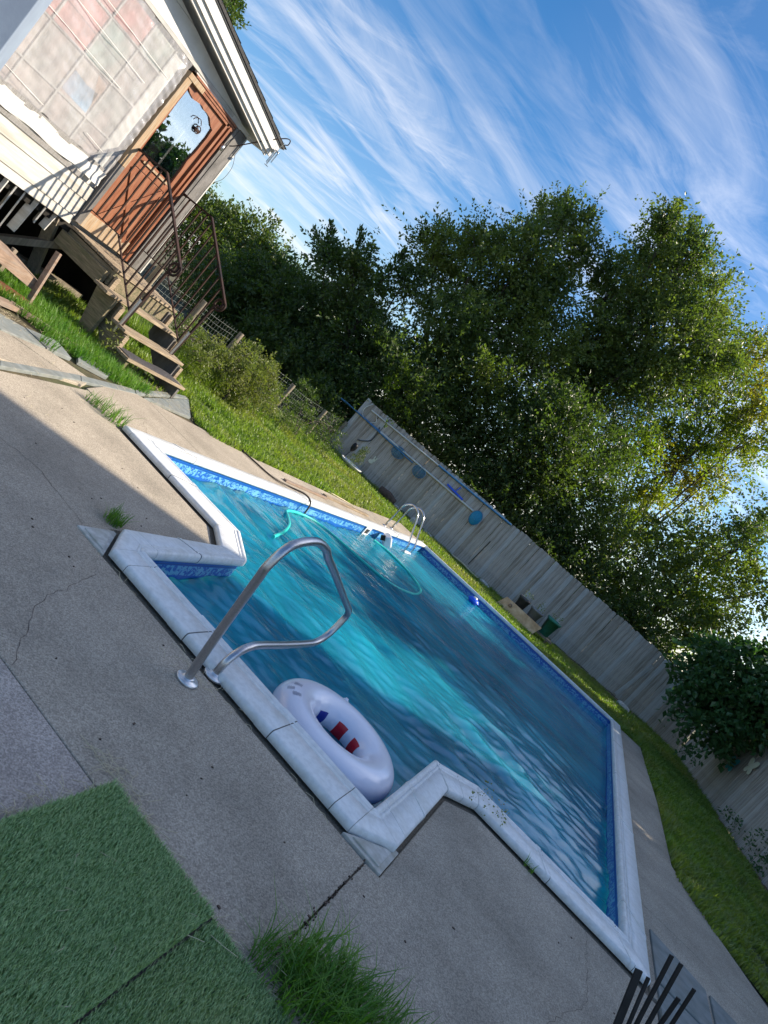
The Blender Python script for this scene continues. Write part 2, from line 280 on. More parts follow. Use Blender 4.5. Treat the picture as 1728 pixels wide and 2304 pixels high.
# ------------------------------------------------------------------ helpers
class MB:
    def __init__(s): s.v = []; s.f = []; s.sm = []
    def add(s, v, f, smooth=False):
        o = len(s.v); s.v += [tuple(x) for x in v]; s.f += [tuple(i+o for i in q) for q in f]; s.sm += [smooth]*len(f); return s
    def box(s, c, d, rot=None, taper=1):
        hx, hy, hz = d[0]/2, d[1]/2, d[2]/2
        v = [Vector((x*(taper if z > 0 else 1), y*(taper if z > 0 else 1), z)) for x in (-hx,hx) for y in (-hy,hy) for z in (-hz,hz)]
        if rot is not None: v = [rot @ a for a in v]
        v = [a + Vector(c) for a in v]
        return s.add(v, [(0,1,3,2),(4,6,7,5),(0,4,5,1),(2,3,7,6),(0,2,6,4),(1,5,7,3)])
    def bx(s, x0, x1, y0, y1, z0, z1): return s.box(((x0+x1)/2,(y0+y1)/2,(z0+z1)/2), (abs(x1-x0),abs(y1-y0),abs(z1-z0)))
    def bar(s, a, b, w, h, up=(0,0,1)):
        a = Vector(a); b = Vector(b); d = (b-a); ln = d.length; d.normalize(); u = Vector(up)
        x = d.cross(u)
        if x.length < 1e-4: x = d.cross(Vector((0,1,0)))
        x.normalize(); y = x.cross(d)
        R = Matrix((x, d, y)).transposed()
        return s.box((a+b)/2, (w, ln, h), R)
    def tube(s, pts, r, n=8, cap=True, closed=False):
        pts = [Vector(p) for p in pts]; k = len(pts)
        rs = r if isinstance(r, (list, tuple)) else [r]*k
        t0 = (pts[1]-pts[0]).normalized(); u = t0.orthogonal().normalized(); vs = []
        for i, p in enumerate(pts):
            if closed: t = (pts[(i+1) % k]-pts[i-1])
            else: t = (pts[min(i+1,k-1)]-pts[max(i-1,0)])
            t.normalize(); u = (u - t*u.dot(t)); u = u.normalized() if u.length > 1e-6 else t.orthogonal().normalized(); w = t.cross(u)
            for j in range(n):
                a = 2*PI*j/n; vs.append(p + (u*math.cos(a) + w*math.sin(a))*rs[i])
        f = []
        for i in range(k-1 if not closed else k):
            for j in range(n):
                a = i*n+j; b = i*n+(j+1) % n; c = ((i+1) % k)*n+(j+1) % n; d = ((i+1) % k)*n+j; f.append((a,b,c,d))
        s.add(vs, f, True)
        if cap and not closed: s.add([vs[i] for i in range(n)], [tuple(range(n))[::-1]]); s.add(vs[-n:], [tuple(range(n))])
        return s
    def lathe(s, prof, c=(0,0,0), n=24, rot=None):
        vs = []
        for r, z in prof:
            for j in range(n):
                a = 2*PI*j/n; v = Vector((r*math.cos(a), r*math.sin(a), z))
                if rot is not None: v = rot @ v
                vs.append(v+Vector(c))
        f = [(i*n+j, i*n+(j+1) % n, (i+1)*n+(j+1) % n, (i+1)*n+j) for i in range(len(prof)-1) for j in range(n)]
        return s.add(vs, f, True)
    def prism(s, poly, z0, z1):
        n = len(poly); v = [(p[0],p[1],z0) for p in poly]+[(p[0],p[1],z1) for p in poly]
        return s.add(v, [tuple(range(n))[::-1], tuple(range(n,2*n))]+[(i,(i+1) % n,n+(i+1) % n,n+i) for i in range(n)])
    def mesh(s, name, m):
        me = bpy.data.meshes.new(name); me.from_pydata(s.v, [], s.f); me.materials.append(M[m] if isinstance(m, str) else m)
        me.polygons.foreach_set('use_smooth', s.sm); me.update(); return me
    def build(s, name, m, parent=None, **k): return link(name, s.mesh(name, m), parent, **k)
def link(name, me, parent=None, bevel=0, **k):
    o = bpy.data.objects.new(name, me); COL.objects.link(o)
    if parent is not None:
        o.parent = parent; o.matrix_parent_inverse = Matrix.Translation(parent.location).inverted() if not k.get('local') else Matrix()
    if bevel:
        b = o.modifiers.new('bevel', 'BEVEL'); b.width = bevel; b.segments = 2; b.limit_method = 'ANGLE'
    for a in ('label','category','group','kind'):
        if a in k: o[a] = k[a]
    return o
def thing(name, label, cat, loc=(0,0,0), group=None):
    o = bpy.data.objects.new(name, None); COL.objects.link(o); o.location = loc; o.empty_display_size = .1
    o['label'] = label; o['category'] = cat
    if group: o['group'] = group
    return o
def smooth_path(pts, it=3, closed=False):
    pts = [Vector(p) for p in pts]
    for _ in range(it):
        q = [] if closed else [pts[0]]
        k = len(pts)
        for i in range(k if closed else k-1):
            a, b = pts[i], pts[(i+1) % k]; q += [a*.75+b*.25, a*.25+b*.75]
        if not closed: q.append(pts[-1])
        pts = q
    return pts
def fastmesh(name, V, F, m, smooth=False):
    V = np.asarray(V, np.float32); F = np.asarray(F, np.int32); k = F.shape[1]
    me = bpy.data.meshes.new(name); me.vertices.add(len(V)); me.vertices.foreach_set('co', V.ravel())
    me.loops.add(F.size); me.loops.foreach_set('vertex_index', F.ravel()); me.polygons.add(len(F))
    me.polygons.foreach_set('loop_start', np.arange(0, F.size, k, dtype=np.int32)); me.polygons.foreach_set('loop_total', np.full(len(F), k, np.int32))
    me.polygons.foreach_set('use_smooth', np.full(len(F), smooth, bool)); me.materials.append(M[m] if isinstance(m, str) else m)
    me.update(calc_edges=True); return me
def inpoly(P, poly):
    x, y = P[:,0], P[:,1]; r = np.zeros(len(P), bool); n = len(poly)
    for i in range(n):
        x1, y1 = poly[i]; x2, y2 = poly[(i+1) % n]
        if y1 == y2: continue
        c = ((y1 > y) != (y2 > y)) & (x < (x2-x1)*(y-y1)/(y2-y1)+x1); r ^= c
    return r
def blades(P, h, w, lean=.5, wind=(0,0), seg2=True):
    """grass blades at points P (n,3): returns verts, tri faces"""
    n = len(P); a = rng.uniform(0, 2*PI, n); h = h*rng.uniform(.55, 1.15, n); ln = rng.uniform(.1, 1, n)*lean*h
    d = np.stack([np.cos(a), np.sin(a), np.zeros(n)], 1); sd_ = np.stack([-np.sin(a), np.cos(a), np.zeros(n)], 1)*(w/2)
    wv = np.array([wind[0], wind[1], 0])*h[:,None]
    mid = P + d*(ln*.3)[:,None] + wv*.3; mid[:,2] += h*.55
    tip = P + d*ln[:,None] + wv; tip[:,2] += h*rng.uniform(.75, 1, n)
    V = np.stack([P-sd_, P+sd_, mid-sd_*.8, mid+sd_*.8, tip], 1).reshape(-1, 3)
    i = np.arange(n)*5
    F = np.concatenate([np.stack([i, i+1, i+3], 1), np.stack([i, i+3, i+2], 1), np.stack([i+2, i+3, i+4], 1)])
    return V, F
def leaves(C, D, size, up=.35, aspect=.55):
    """leaf quads at C along D"""
    n = len(C); D = D/np.linalg.norm(D, axis=1)[:,None]
    nr = rng.normal(size=(n,3)); nr[:,2] += up*2; nr -= D*(nr*D).sum(1)[:,None]; nr /= np.linalg.norm(nr, axis=1)[:,None]
    s = np.cross(D, nr); z = (size*rng.uniform(.65, 1.2, n))[:,None]
    V = np.stack([C, C+D*z*.45+s*z*aspect*.5+nr*z*.10, C+D*z, C+D*z*.45-s*z*aspect*.5+nr*z*.10], 1).reshape(-1, 3)
    i = np.arange(n)*4
    return V, np.stack([i, i+1, i+2, i+3], 1)
def crown_leaves(lobes, dens, size, spray=1.05, per=16, updir=.6, droop=.25, shell=(.40,.95), aspect=.55, gap=0.0):
    Cs, Ds = [], []
    lob = [tuple(l) for l in lobes]
    for (x, y, z, r) in list(lob):
        if r < .35: continue
        for _ in range(3):
            d = rng.normal(size=3); d[2] = abs(d[2])*1.1+.1; d /= np.linalg.norm(d); q = r*rng.uniform(.85,1.12)
            lob.append((x+d[0]*q, y+d[1]*q, z+d[2]*q, r*rng.uniform(.18,.34)))
    for (x, y, z, r) in lob:
        r = r*.90; n = max(8, int(dens*r*r))
        d = rng.normal(size=(n,3)); d /= np.linalg.norm(d, axis=1)[:,None]
        rr = r*rng.uniform(shell[0], shell[1], n)**.8
        jit = 1+.18*np.sin(d[:,0]*5+x*3)*np.cos(d[:,1]*6+z)+.12*np.sin(d[:,2]*9+y)
        C0 = np.array([x, y, z])+d*(rr*jit)[:,None]*np.array([1,1,1.05])
        if gap:
            g = np.sin(C0[:,0]*2.1+C0[:,2]*1.3)*np.sin(C0[:,1]*1.7-C0[:,2]*2.3+1)+rng.normal(size=n)*.25; C0 = C0[g > -1+gap*1.6]; d = d[g > -1+gap*1.6]
        n = len(C0); lng = rng.uniform(0,1,n) < .10
        g = d*.9+rng.normal(size=(n,3))*.55; g[:,2] += updir; g /= np.linalg.norm(g, axis=1)[:,None]
        ln = spray*rng.uniform(.4, 1.15, n)*min(1, .45+r*.6); ln[lng] *= 1.55; g[lng,2] += .5; g /= np.linalg.norm(g, axis=1)[:,None]
        k = per; t = np.linspace(.03, 1, k)[None,:]*np.ones((n,1)) + rng.uniform(-.03,.03,(n,k))
        P = C0[:,None,:]+g[:,None,:]*(ln[:,None]*t)[:,:,None]
        P[:,:,2] -= droop*ln[:,None]*t**2
        sdv = rng.normal(size=(n,k,3)); sdv /= np.linalg.norm(sdv, axis=2)[:,:,None]
        P += sdv*(.075*ln[:,None]*(1.1-t)+.02)[:,:,None]
        Dd = g[:,None,:]*.7+sdv*.9; Dd[:,:,2] -= .15
        Cs.append(P.reshape(-1,3)); Ds.append(Dd.reshape(-1,3))
    C = np.concatenate(Cs); D = np.concatenate(Ds)
    return leaves(C, D, size, aspect=aspect)
def tree(name, label, lobes, base, leaf, dens=95, size=.115, group=None, cat='tree', trunk_r=.16, nb=None, core=0, **k):
    t = thing(name, label, cat, base, group)
    V, F = crown_leaves(lobes, dens, size, **k)
    if core:
        V2, F2 = crown_leaves([(a,b_,c,r*.80) for a,b_,c,r in lobes], core, size*1.25, spray=.7, per=10, updir=.2, droop=.4, shell=(.05,.78))
        V = np.concatenate([V, V2]); F = np.concatenate([F, F2+len(V)-len(V2)])
    link('crown', fastmesh('crown', V, F, leaf), t)
    b = Vector(base); mb = MB()
    cen = Vector(np.mean([l[:3] for l in lobes], axis=0)); top = cen + Vector((0,0,max(l[3] for l in lobes)*.3))
    spine = smooth_path([b-Vector((0,0,.1)), b+Vector((.1,.05,(cen.z-b.z)*.35)), b.lerp(cen,.75)+Vector((-.1,.1,0)), top], 2)
    kk = len(spine); mb.tube(spine, [trunk_r*(1-.75*i/(kk-1)) for i in range(kk)], 8)
    o = mb.build('trunk', 'trunk', t)
    for i, l in enumerate(lobes[:nb or 14]):
        p = Vector(l[:3]); st = spine[int((kk-1)*random.uniform(.25,.85))]
        if (p-st).length < .5: continue
        mid = st.lerp(p,.5)+Vector((random.uniform(-.3,.3),random.uniform(-.3,.3),random.uniform(.0,.4)))
        pa = smooth_path([st, mid, p], 2); q = len(pa)
        m2 = MB(); m2.tube(pa, [trunk_r*.42*(1-.8*j/(q-1)) for j in range(q)], 6)
        for s_ in range(4):
            d = Vector((random.gauss(0,1),random.gauss(0,1),random.gauss(.4,.8))).normalized()*l[3]*.95
            m2.tube([p.lerp(mid,.25), p+d*.5+Vector((0,0,.1)), p+d], [trunk_r*.12, trunk_r*.08, .008], 4)
        m2.build('limb', 'trunk', t)
    return t
def fan(cx, cy, n, r, h, w, lean=1.0):
    a = rng.uniform(0,2*PI,n); q = r*np.sqrt(rng.uniform(0,1,n)); P = np.stack([cx+q*np.cos(a), cy+q*np.sin(a), np.zeros(n)],1)
    return blades(P, h, w, lean)

# ================================================================== SETTING
from mathutils.geometry import tessellate_polygon
ZW = -.14
A=(-4.05,5.70); T1=(-2.77,5.72); T2=(-2.34,5.28); N2=(-2.27,3.84); N3=(-.19,3.885); T5=(-.18,5.28); T4=(.17,5.63); D_=(1.58,5.74); C_=(1.57,16.75); B_=(-4.06,16.5)
POOL = [A, T1, T2, N2, N3, T5, T4, D_, C_, B_]
def offset(poly, d):
    n = len(poly); ar = sum(poly[i][0]*poly[(i+1) % n][1]-poly[(i+1) % n][0]*poly[i][1] for i in range(n)); sg = 1 if ar > 0 else -1
    out_ = []
    for i in range(n):
        p0, p1, p2 = [Vector(poly[j % n]) for j in (i-1, i, i+1)]
        e1 = (p1-p0).normalized(); e2 = (p2-p1).normalized(); n1 = Vector((e1.y,-e1.x))*sg; n2 = Vector((e2.y,-e2.x))*sg
        b = (n1+n2); b = b/max(.35, b.dot(n1)); out_.append(tuple(p1+b*d))
    return out_
def holed(outer, hole, z):
    v = [Vector((*p, z)) for p in outer]+[Vector((*p, z)) for p in hole]
    tri = tessellate_polygon([v[:len(outer)], v[len(outer):]])
    f = []
    for t in tri:
        a, b, c = (v[i] for i in t)
        f.append(t if (b-a).cross(c-a).z > 0 else t[::-1])
    return v, f
mb = MB(); v, f = holed([(-260,-120),(260,-120),(260,420),(-260,420)], offset(POOL, .05), -.035); mb.add(v, f)
mb.build('ground', 'soil', kind='structure', label='bare soil and thatch of the yard')
# crawlspace dirt
MB().prism([(-13,1),(-7.7,1),(-7.7,8.6),(-13,8.6)], -.03, -.02).build('crawlspace_ground', 'dirt', kind='structure')

mb = MB(); v, f = holed(offset(POOL, .60), offset(POOL, .05), -.016); mb.add(v, f)
mb.build('deck_bedding', 'grit', kind='structure', label='sandy bedding showing in the gap round the coping')
# concrete deck slabs
deck = thing('pool_deck', 'grey exposed-aggregate concrete deck of large slabs around the pool', 'deck'); deck['kind'] = 'structure'
del deck['category']
G = .005
slabs = [
 ('conc', [(-7.4,2.28+G),(-.031,2.28+G),(-.031,3.525),(-2.32,3.50),(-2.58,3.84),(-2.575,5.08),(-2.86,5.37),(-4.31,5.40),(-4.34,5.54),(-4.92,5.54),(-4.50,4.15),(-7.4,2.6)]),
 ('conc', [(-.023,2.28+G),(-.023,3.525),(.07,3.54),(.062,5.04),(.29,5.31),(1.90,5.385),(1.90,2.28+G)]),
 ('conc2', [(-7.4,-2),(-.003,-2),(-.003,2.28),(-7.4,2.28)]),
 ('conc', [(.003,-2),(5,-2),(5,2.28),(.003,2.28)]),
 ('conc', [(-4.34,5.56),(-4.31,7.0),(-5.44,7.0),(-5.55,6.6),(-4.97,5.56)]),
 ('conc', [(-4.31,7.0+G),(-4.31,9.3),(-5.02,9.3),(-5.30,8.3),(-5.44,7.0+G)]),
 ('conc', [(-4.31,9.3+G),(-4.31,13.2),(-4.94,13.2),(-5.06,9.3+G)]),
 ('conc', [(-4.31,13.2+G),(-4.31,17.0),(-5.05,17.0),(-4.94,13.2+G)]),
 ('conc', [(1.86,5.46),(1.86,7.06),(3.6,7.30),(5,6.2),(5,5.46)]),
 ('conc', [(1.86,7.06+G),(1.86,9.55),(2.45,9.42),(2.95,8.35),(3.6,7.30+G)]),
 ('conc', [(1.86,9.55+G),(1.85,12.4),(2.50,12.4),(2.45,9.42+G)]),
 ('conc', [(1.85,12.4+G),(1.84,17.1),(2.42,17.1),(2.50,12.4+G)]),
]
for m_, p in slabs:
    MB().prism(p, -.10, 0).build('slab', m_, deck, bevel=.006)
# left house-side concrete, between border and lawn
MB().prism([(-5.62,4.9),(-5.0,5.52),(-5.28,5.9),(-5.5,5.62),(-5.75,5.2)], -.10, -.004).build('slab', 'conc', deck, bevel=.006)
MB().prism([(-6.6,3.4),(-4.78,4.30),(-5.02,5.50),(-5.6,4.88),(-5.9,4.9),(-7.0,4.4)], -.10, -.006).build('slab', 'conc', deck, bevel=.006)

border = thing('slate_border', 'curved border of blue-grey slate strips between concrete and lawn by the steps', 'border')
def qbez(a, b, c, n=10): return [Vector(a).lerp(Vector(b), t).lerp(Vector(b).lerp(Vector(c), t), t) for t in [i/n for i in range(n+1)]]
outp = [(-4.2,2.6),(-4.72,4.33),(-5.24,5.68),(-5.62,6.9),(-6.26,8.37),(-6.42,8.85)]; inp = [(-4.05,2.6),(-4.60,4.25),(-5.09,5.57),(-5.47,6.79),(-6.10,8.20),(-6.36,8.86)]
for i in range(5):
    if i == 0: continue
    a, b, c, d = outp[i], outp[i+1], inp[i+1], inp[i]
    g = .012; a = Vector(a).lerp(Vector(b), g); d = Vector(d).lerp(Vector(c), g)
    MB().prism([tuple(a), tuple(b), tuple(c), tuple(d)][::-1], -.03, .005+.002*(i % 2)).build('slate_strip', 'slate', border, bevel=.004)
MB().prism([(-5.47,6.95),(-6.32,8.82),(-5.54,8.02)][::-1], -.03, .008).build('flagstone', 'slate', border, bevel=.004)
fl = thing('flagstone_path', 'worn blue flagstones half grown over with grass in front of the crawlspace', 'flagstones')
for q in ([(-5.85,4.4),(-5.5,4.86),(-5.56,5.44),(-5.88,5.39),(-6.05,4.7)], [(-5.9,5.42),(-5.58,5.48),(-5.62,5.85),(-5.97,5.92)], [(-5.95,6.2),(-5.62,5.95),(-5.56,6.36),(-5.83,6.70)]):
    MB().prism(q, -.03, .012).build('flagstone', 'slate', fl, bevel=.004)
tm = thing('garden_edging', 'grey weathered timber edging boards along the grass by the old bench', 'edging')
MB().bar((-6.2,4.5,.01), (-6.38,5.62,.02), .13, .05).build('board', 'redgrey', tm, bevel=.003)
MB().bar((-6.42,5.55,.02), (-6.05,6.25,.02), .05, .07).build('board', 'redgrey', tm, bevel=.003)
# paving near the pool corner bottom right
pv = thing('stone_paving', 'blue-grey flagstones beside the near right corner of the pool', 'paving')
for q in ([(1.92,5.0),(2.35,5.0),(2.42,5.75),(1.92,5.70)], [(1.92,5.74),(2.42,5.79),(2.45,6.5),(1.92,6.60)], [(2.39,5.0),(3.0,5.0),(3.1,5.9),(2.46,5.75)], [(2.46,5.80),(3.1,5.94),(3.15,6.45),(2.49,6.5)], [(3.05,5.0),(3.9,5.0),(3.9,6.3),(3.18,6.4)]):
    MB().prism(q, -.03, .018).build('flagstone', 'slate', pv, bevel=.006)

# water body
def water():
    nx, ny = 300, 760
    x0, x1, y0, y1 = -4.12, 1.66, 3.84, 16.84
    xs = np.linspace(x0, x1, nx); ys = y0+(y1-y0)*np.linspace(0, 1, ny)**1.25
    X, Y = np.meshgrid(xs, ys, indexing='ij')
    Z = np.zeros_like(X)
    r = np.random.default_rng(5)
    for k in range(30):
        small = k < 18
        lam = .13*(1.10**k) if small else .75*(1.13**(k-18))
        th = math.radians(100)+r.normal()*(.50 if small else .6); ph = r.uniform(0, 6.28)
        K = 2*PI/lam; amp = (.088 if small else .022)/K
        q = X*math.sin(th)-Y*math.cos(th)
        w = X*math.cos(th)+Y*math.sin(th)+.035*np.sin(K*.31*q+ph*2)+.02*np.sin(K*.53*q+ph)
        env = (.5+.45*np.sin(1.3*X*math.cos(ph)+1.1*Y*math.sin(ph)+k))*(1+.9*np.exp(-((X-.6)/1.3)**2-((Y-7.5)/2.2)**2)+.6*np.exp(-((X+3.2)/1.0)**2-((Y-7)/1.2)**2)) if small else 1
        Z += amp*(1.5*np.exp(.8*(np.sin(K*w+ph)-1)) if small else np.sin(K*w+ph))*env
    # calmer beside the fence side
    calm = 1-.84*np.clip((Y-8.0+X*.9)/4.5, 0, 1)
    Z = Z-Z.mean(); Z = ZW+Z*calm
    P = np.stack([X, Y, Z], -1).reshape(-1, 3)
    idx = np.arange(nx*ny).reshape(nx, ny)
    F = np.stack([idx[:-1,:-1], idx[1:,:-1], idx[1:,1:], idx[:-1,1:]], -1).reshape(-1, 4)
    cen = P[F].mean(1)[:, :2]; ok = inpoly(cen, offset(POOL, .035)); F = F[ok]
    # close: bottom copy and side walls
    E = {}
    for a, b in ((0,1),(1,2),(2,3),(3,0)):
        e = np.stack([F[:,a], F[:,b]], 1)
        E[(a,b)] = e
    alle = np.concatenate(list(E.values())); key = np.sort(alle, 1); k1 = key[:,0].astype(np.int64)*10**6+key[:,1]
    u, inv, cnt = np.unique(k1, return_inverse=True, return_counts=True)
    be = alle[cnt[inv] == 1]
    nP = len(P); Pb = P.copy(); Pb[:,2] = -1.45
    side = np.stack([be[:,1], be[:,0], be[:,0]+nP, be[:,1]+nP], 1)
    Pall = np.concatenate([P, Pb]); Fall = np.concatenate([F, F[:, ::-1]+nP, side])
    used = np.unique(Fall); rem = np.full(len(Pall), -1); rem[used] = np.arange(len(used))
    me = fastmesh('water', Pall[used], rem[Fall], 'water', True)
    link('water', me, kind='structure', label='turquoise rippled pool water')
water()

# lawn: soil sheets and blades
lawn_polys = {
 'left': [(-8.6,5.6),(-6.6,5.35),(-6.0,6.3),(-5.62,6.95),(-6.3,8.4),(-6.45,8.95),(-5.5,8.1),(-5.15,8.1),(-5.08,9.0),(-5.02,10.9),(-4.96,12),(-4.9,13.2),(-5.1,16.5),(-5.05,17.05),(2.45,17.1),(2.42,15.2),(2.5,12.8),(2.46,10.3),(2.48,9.1),(2.84,8.44),(3.4,7.96),(4.6,7.0),(4.9,13),(4.3,18.3),(3.95,22.8),(-3.7,20.5),(-8.85,18.8),(-9.5,14),(-9.4,8.6),(-8.6,8.6)],
}
mb = MB(); v = [Vector((*p, -.02)) for p in lawn_polys['left']]; mb.add(v, [t if (v[t[1]]-v[t[0]]).cross(v[t[2]]-v[t[0]]).z > 0 else t[::-1] for t in tessellate_polygon([v])])
mb.build('lawn_ground', 'lawnbase', kind='structure')
def pts_in(poly, n):
    xs = [p[0] for p in poly]; ys = [p[1] for p in poly]
    P = np.stack([rng.uniform(min(xs), max(xs), n), rng.uniform(min(ys), max(ys), n)], 1)
    return P[inpoly(P, poly)]
P2 = pts_in(lawn_polys['left'], 420000)
d = np.hypot(P2[:,0], P2[:,1]); keep = rng.uniform(0, 1, len(P2)) < np.clip(11/d, .3, 1)**1.2
P2 = P2[keep]
bad = (P2[:,0] < -5.9)&(P2[:,0] > -7.2)&(P2[:,1] > 6.9)&(P2[:,1] < 8.3)&(rng.uniform(0,1,len(P2)) < .9)
bare = np.sin(P2[:,0]*1.9+P2[:,1]*.8)*np.sin(P2[:,1]*1.1-P2[:,0]*.6) > .93
P2 = P2[~bad & ~bare]
P3 = np.concatenate([P2, np.full((len(P2),1), -.02)], 1)
dd = np.hypot(P3[:,0], P3[:,1]); tuf = .5+.5*np.sin(P3[:,0]*2.7+np.sin(P3[:,1]*1.7)*2)*np.sin(P3[:,1]*2.3+1)
h = .055+.085*tuf+rng.uniform(0,.02,len(P3)); h[(P3[:,0] > 2.2)] *= 1.25; h[P3[:,0] < -7.5] *= 1.6
V, F = blades(P3, h, .0075+.0009*dd.mean(), .7)
link('lawn_grass', fastmesh('lawn_grass', V, F, 'grassA'), kind='stuff', label='bright green uneven lawn grass around the pool deck', category='grass')

PG = pts_in([(-6.7,5.3),(-6.1,5.75),(-5.75,6.0),(-5.52,6.6),(-5.62,7.2),(-5.75,7.3),(-6.1,6.9),(-7.0,7.0),(-7.9,6.2),(-7.9,5.0),(-6.8,4.9)], 16000)
V, F = blades(np.concatenate([PG, np.full((len(PG),1), -.015)],1), .17, .007, .9)
link('lawn_grass', fastmesh('lawn_grass', V, F, 'grassB'), kind='stuff', label='long lush grass in front of the crawlspace and steps', category='grass')
# ================================================================== POOL
pool = thing('swimming_pool', 'in-ground pool with white vinyl coping and blue patterned liner and a squared step bay', 'swimming pool')
# liner
mb = MB(); n = len(POOL); Lp = offset(POOL, .03)
mb.add([(*p, .03) for p in Lp]+[(*p, -1.42) for p in Lp], [(i, n+i, n+(i+1) % n, (i+1) % n) for i in range(n)])
mb.build('liner', 'liner', pool)
v = [Vector((*p, -1.42)) for p in offset(POOL, .05)]
MB().add(v, tessellate_polygon([v])).build('pool_floor', 'liner', pool)
PROF = [(.10,.0),(.045,.004),(.010,.020),(.002,.040),(.012,.062),(.045,.076),(.095,.080),(.16,.078),(.185,.070),(.205,.069),(.22,.073),(.30,.072),(.31,.068),(.325,.068),(.335,.071),(.60,.066),(.93,.058),(.982,.052),(1.0,.038),(1.0,.004),(.97,.0),(.9,.0)]
def coping(i0, o0, i1, o1, name='coping', m='vinyl', lift=0, prof=PROF, parent=pool):
    mb = MB(); k = len(prof); v = []
    for (I, O) in ((i0,o0),(i1,o1)):
        I = Vector(I); O = Vector(O); dr = O-I
        for u, z in prof:
            p = I+dr*u; zz = z+lift*(1 if z > .03 else -.2); 
            if lift: p = I+dr*(u+(lift/dr.length)*(1 if u > .5 else -1))
            v.append((p.x, p.y, zz))
    f = [(j, j+1, k+j+1, k+j) for j in range(k-1)]
    mb.add(v, f, True); 
    mb.add([v[j] for j in range(k)], [tuple(range(k))]); mb.add([v[k+j] for j in range(k)], [tuple(range(k))[::-1]])
    return mb.build(name, m, parent)
Ao=(-4.28,5.47); T1o=(-2.86,5.43); T2o=(-2.53,5.11); N2a=(-2.53,3.88); N2b=(-2.29,3.56); N3a=(-.19,3.585); N3b=(.04,3.82); T5o=(.035,5.09); T4o=(.26,5.37); Do=(1.82,5.47); Co=(1.82,17.03); Bo=(-4.29,16.76)
def lerp2(a, b, t): return (a[0]+(b[0]-a[0])*t, a[1]+(b[1]-a[1])*t)
def run(i0, o0, i1, o1, cuts, wide=()):
    ts = [0]+list(cuts)+[1]; g = .0025
    ln = math.dist(i0, i1)
    for a, b in zip(ts[:-1], ts[1:]):
        coping(lerp2(i0,i1,a+g/ln), lerp2(o0,o1,a+g/ln), lerp2(i0,i1,b-g/ln), lerp2(o0,o1,b-g/ln))
    for c in cuts:   # thin dark joint, set in the gap
        coping(lerp2(i0,i1,c-g/ln), lerp2(o0,o1,c-g/ln), lerp2(i0,i1,c+g/ln), lerp2(o0,o1,c+g/ln), 'coping_joint', 'seam', -.002)
    for c, w in wide:
        coping(lerp2(i0,i1,c-w/ln/2), lerp2(o0,o1,c-w/ln/2), lerp2(i0,i1,c+w/ln/2), lerp2(o0,o1,c+w/ln/2), 'coping_clip', 'vinyl', .004)
        coping(lerp2(i0,i1,c+w/ln/2), lerp2(o0,o1,c+w/ln/2), lerp2(i0,i1,c+(w/2+.006)/ln), lerp2(o0,o1,c+(w/2+.006)/ln), 'coping_joint', 'seam', .0012)
run(A, Ao, T1, T1o, [.08], [(.5,.05)])
run(T1, T1o, T2, T2o, [.04])
run(T2, T2o, N2, N2a, [.03,.9], [(.5,.035)])
coping(N2, N2a, N2, N2b)
run(N2, N2b, N3, N3a, [.07,.93], [(.31,.13),(.67,.10)])
coping(N3, N3a, N3, N3b)
run(N3, N3b, T5, T5o, [.12], [(.47,.03)])
run(T5, T5o, T4, T4o, [.5], [(.03,.02)])
run(T4, T4o, D_, Do, [], [(.42,.03),(.90,.03)])
run(D_, Do, C_, Co, [.03,.97], [(.06,.04),(.29,.03),(.5,.03),(.75,.03)])
run(C_, Co, B_, Bo, [.03,.35,.65,.97])
run(B_, Bo, A, Ao, [.02,.98], [(.22,.04),(.45,.04),(.66,.04),(.93,.04)])
# square corner trays below the cut corner pieces
for (sx, cx, cy) in ((-1,-2.545,3.50), (1,.065,3.54)):
    MB().prism([(cx,cy),(cx-sx*.27,cy),(cx-sx*.03,cy+.33),(cx,cy+.33)][::1 if sx > 0 else -1], -.02, .012).build('corner_tray', 'vinyldirty', pool, bevel=.004)
    MB().prism([(cx-sx*.03,cy+.03),(cx-sx*.22,cy+.03),(cx-sx*.06,cy+.24),(cx-sx*.03,cy+.24)][::1 if sx > 0 else -1], .010, .022).build('corner_tray_rib', 'vinyldirty', pool, bevel=.003)
# skimmer plate on left wall
mb = MB()
for (a,b,c,d) in ((12.22,12.52,.005,-.03),(12.22,12.52,-.165,-.13),(12.22,12.265,-.03,-.13),(12.475,12.52,-.03,-.13)): mb.bx(-4.08,-4.055,a,b,d,c)
mb.build('skimmer_frame', 'whiteplastic', pool, bevel=.004)
MB().bx(-4.10,-4.079,12.26,12.48,-.14,-.02).build('skimmer_mouth', 'dark', pool)
MB().lathe([(0,0),(.035,0),(.04,.012),(.02,.02),(0,.02)], (-2.05,3.955,-.10), 16, Matrix.Rotation(-PI/2,3,'X')).build('return_jet', 'whiteplastic', pool)

# hand rail on the near deck
hr = thing('pool_handrail', 'thick polished steel handrail bent over the pool steps from two flanges on the deck', 'handrail', (-1.29,3.4,0))
path = [(3.315,-.01),(3.22,.35),(3.145,.70),(3.13,.80),(3.19,.93),(3.40,.985),(3.60,.955),(3.72,.905),(4.02,.80),(4.55,.605),(4.76,.53),(4.86,.47),(4.865,.39),(4.83,.27),(4.72,.205),(4.55,.195),(4.19,.205),(3.85,.222),(3.72,.215),(3.63,.175),(3.58,.10),(3.585,-.01)]
def spl(P, sub=6):
    P = [Vector(p) for p in P]; out_ = []
    for i in range(len(P)-1):
        p0, p1, p2, p3 = P[max(0,i-1)], P[i], P[i+1], P[min(len(P)-1,i+2)]
        for j in range(sub):
            t = j/sub; out_.append(.5*((2*p1)+(p2-p0)*t+(2*p0-5*p1+4*p2-p3)*t*t+(3*p1-p0-3*p2+p3)*t**3))
    return out_+[P[-1]]
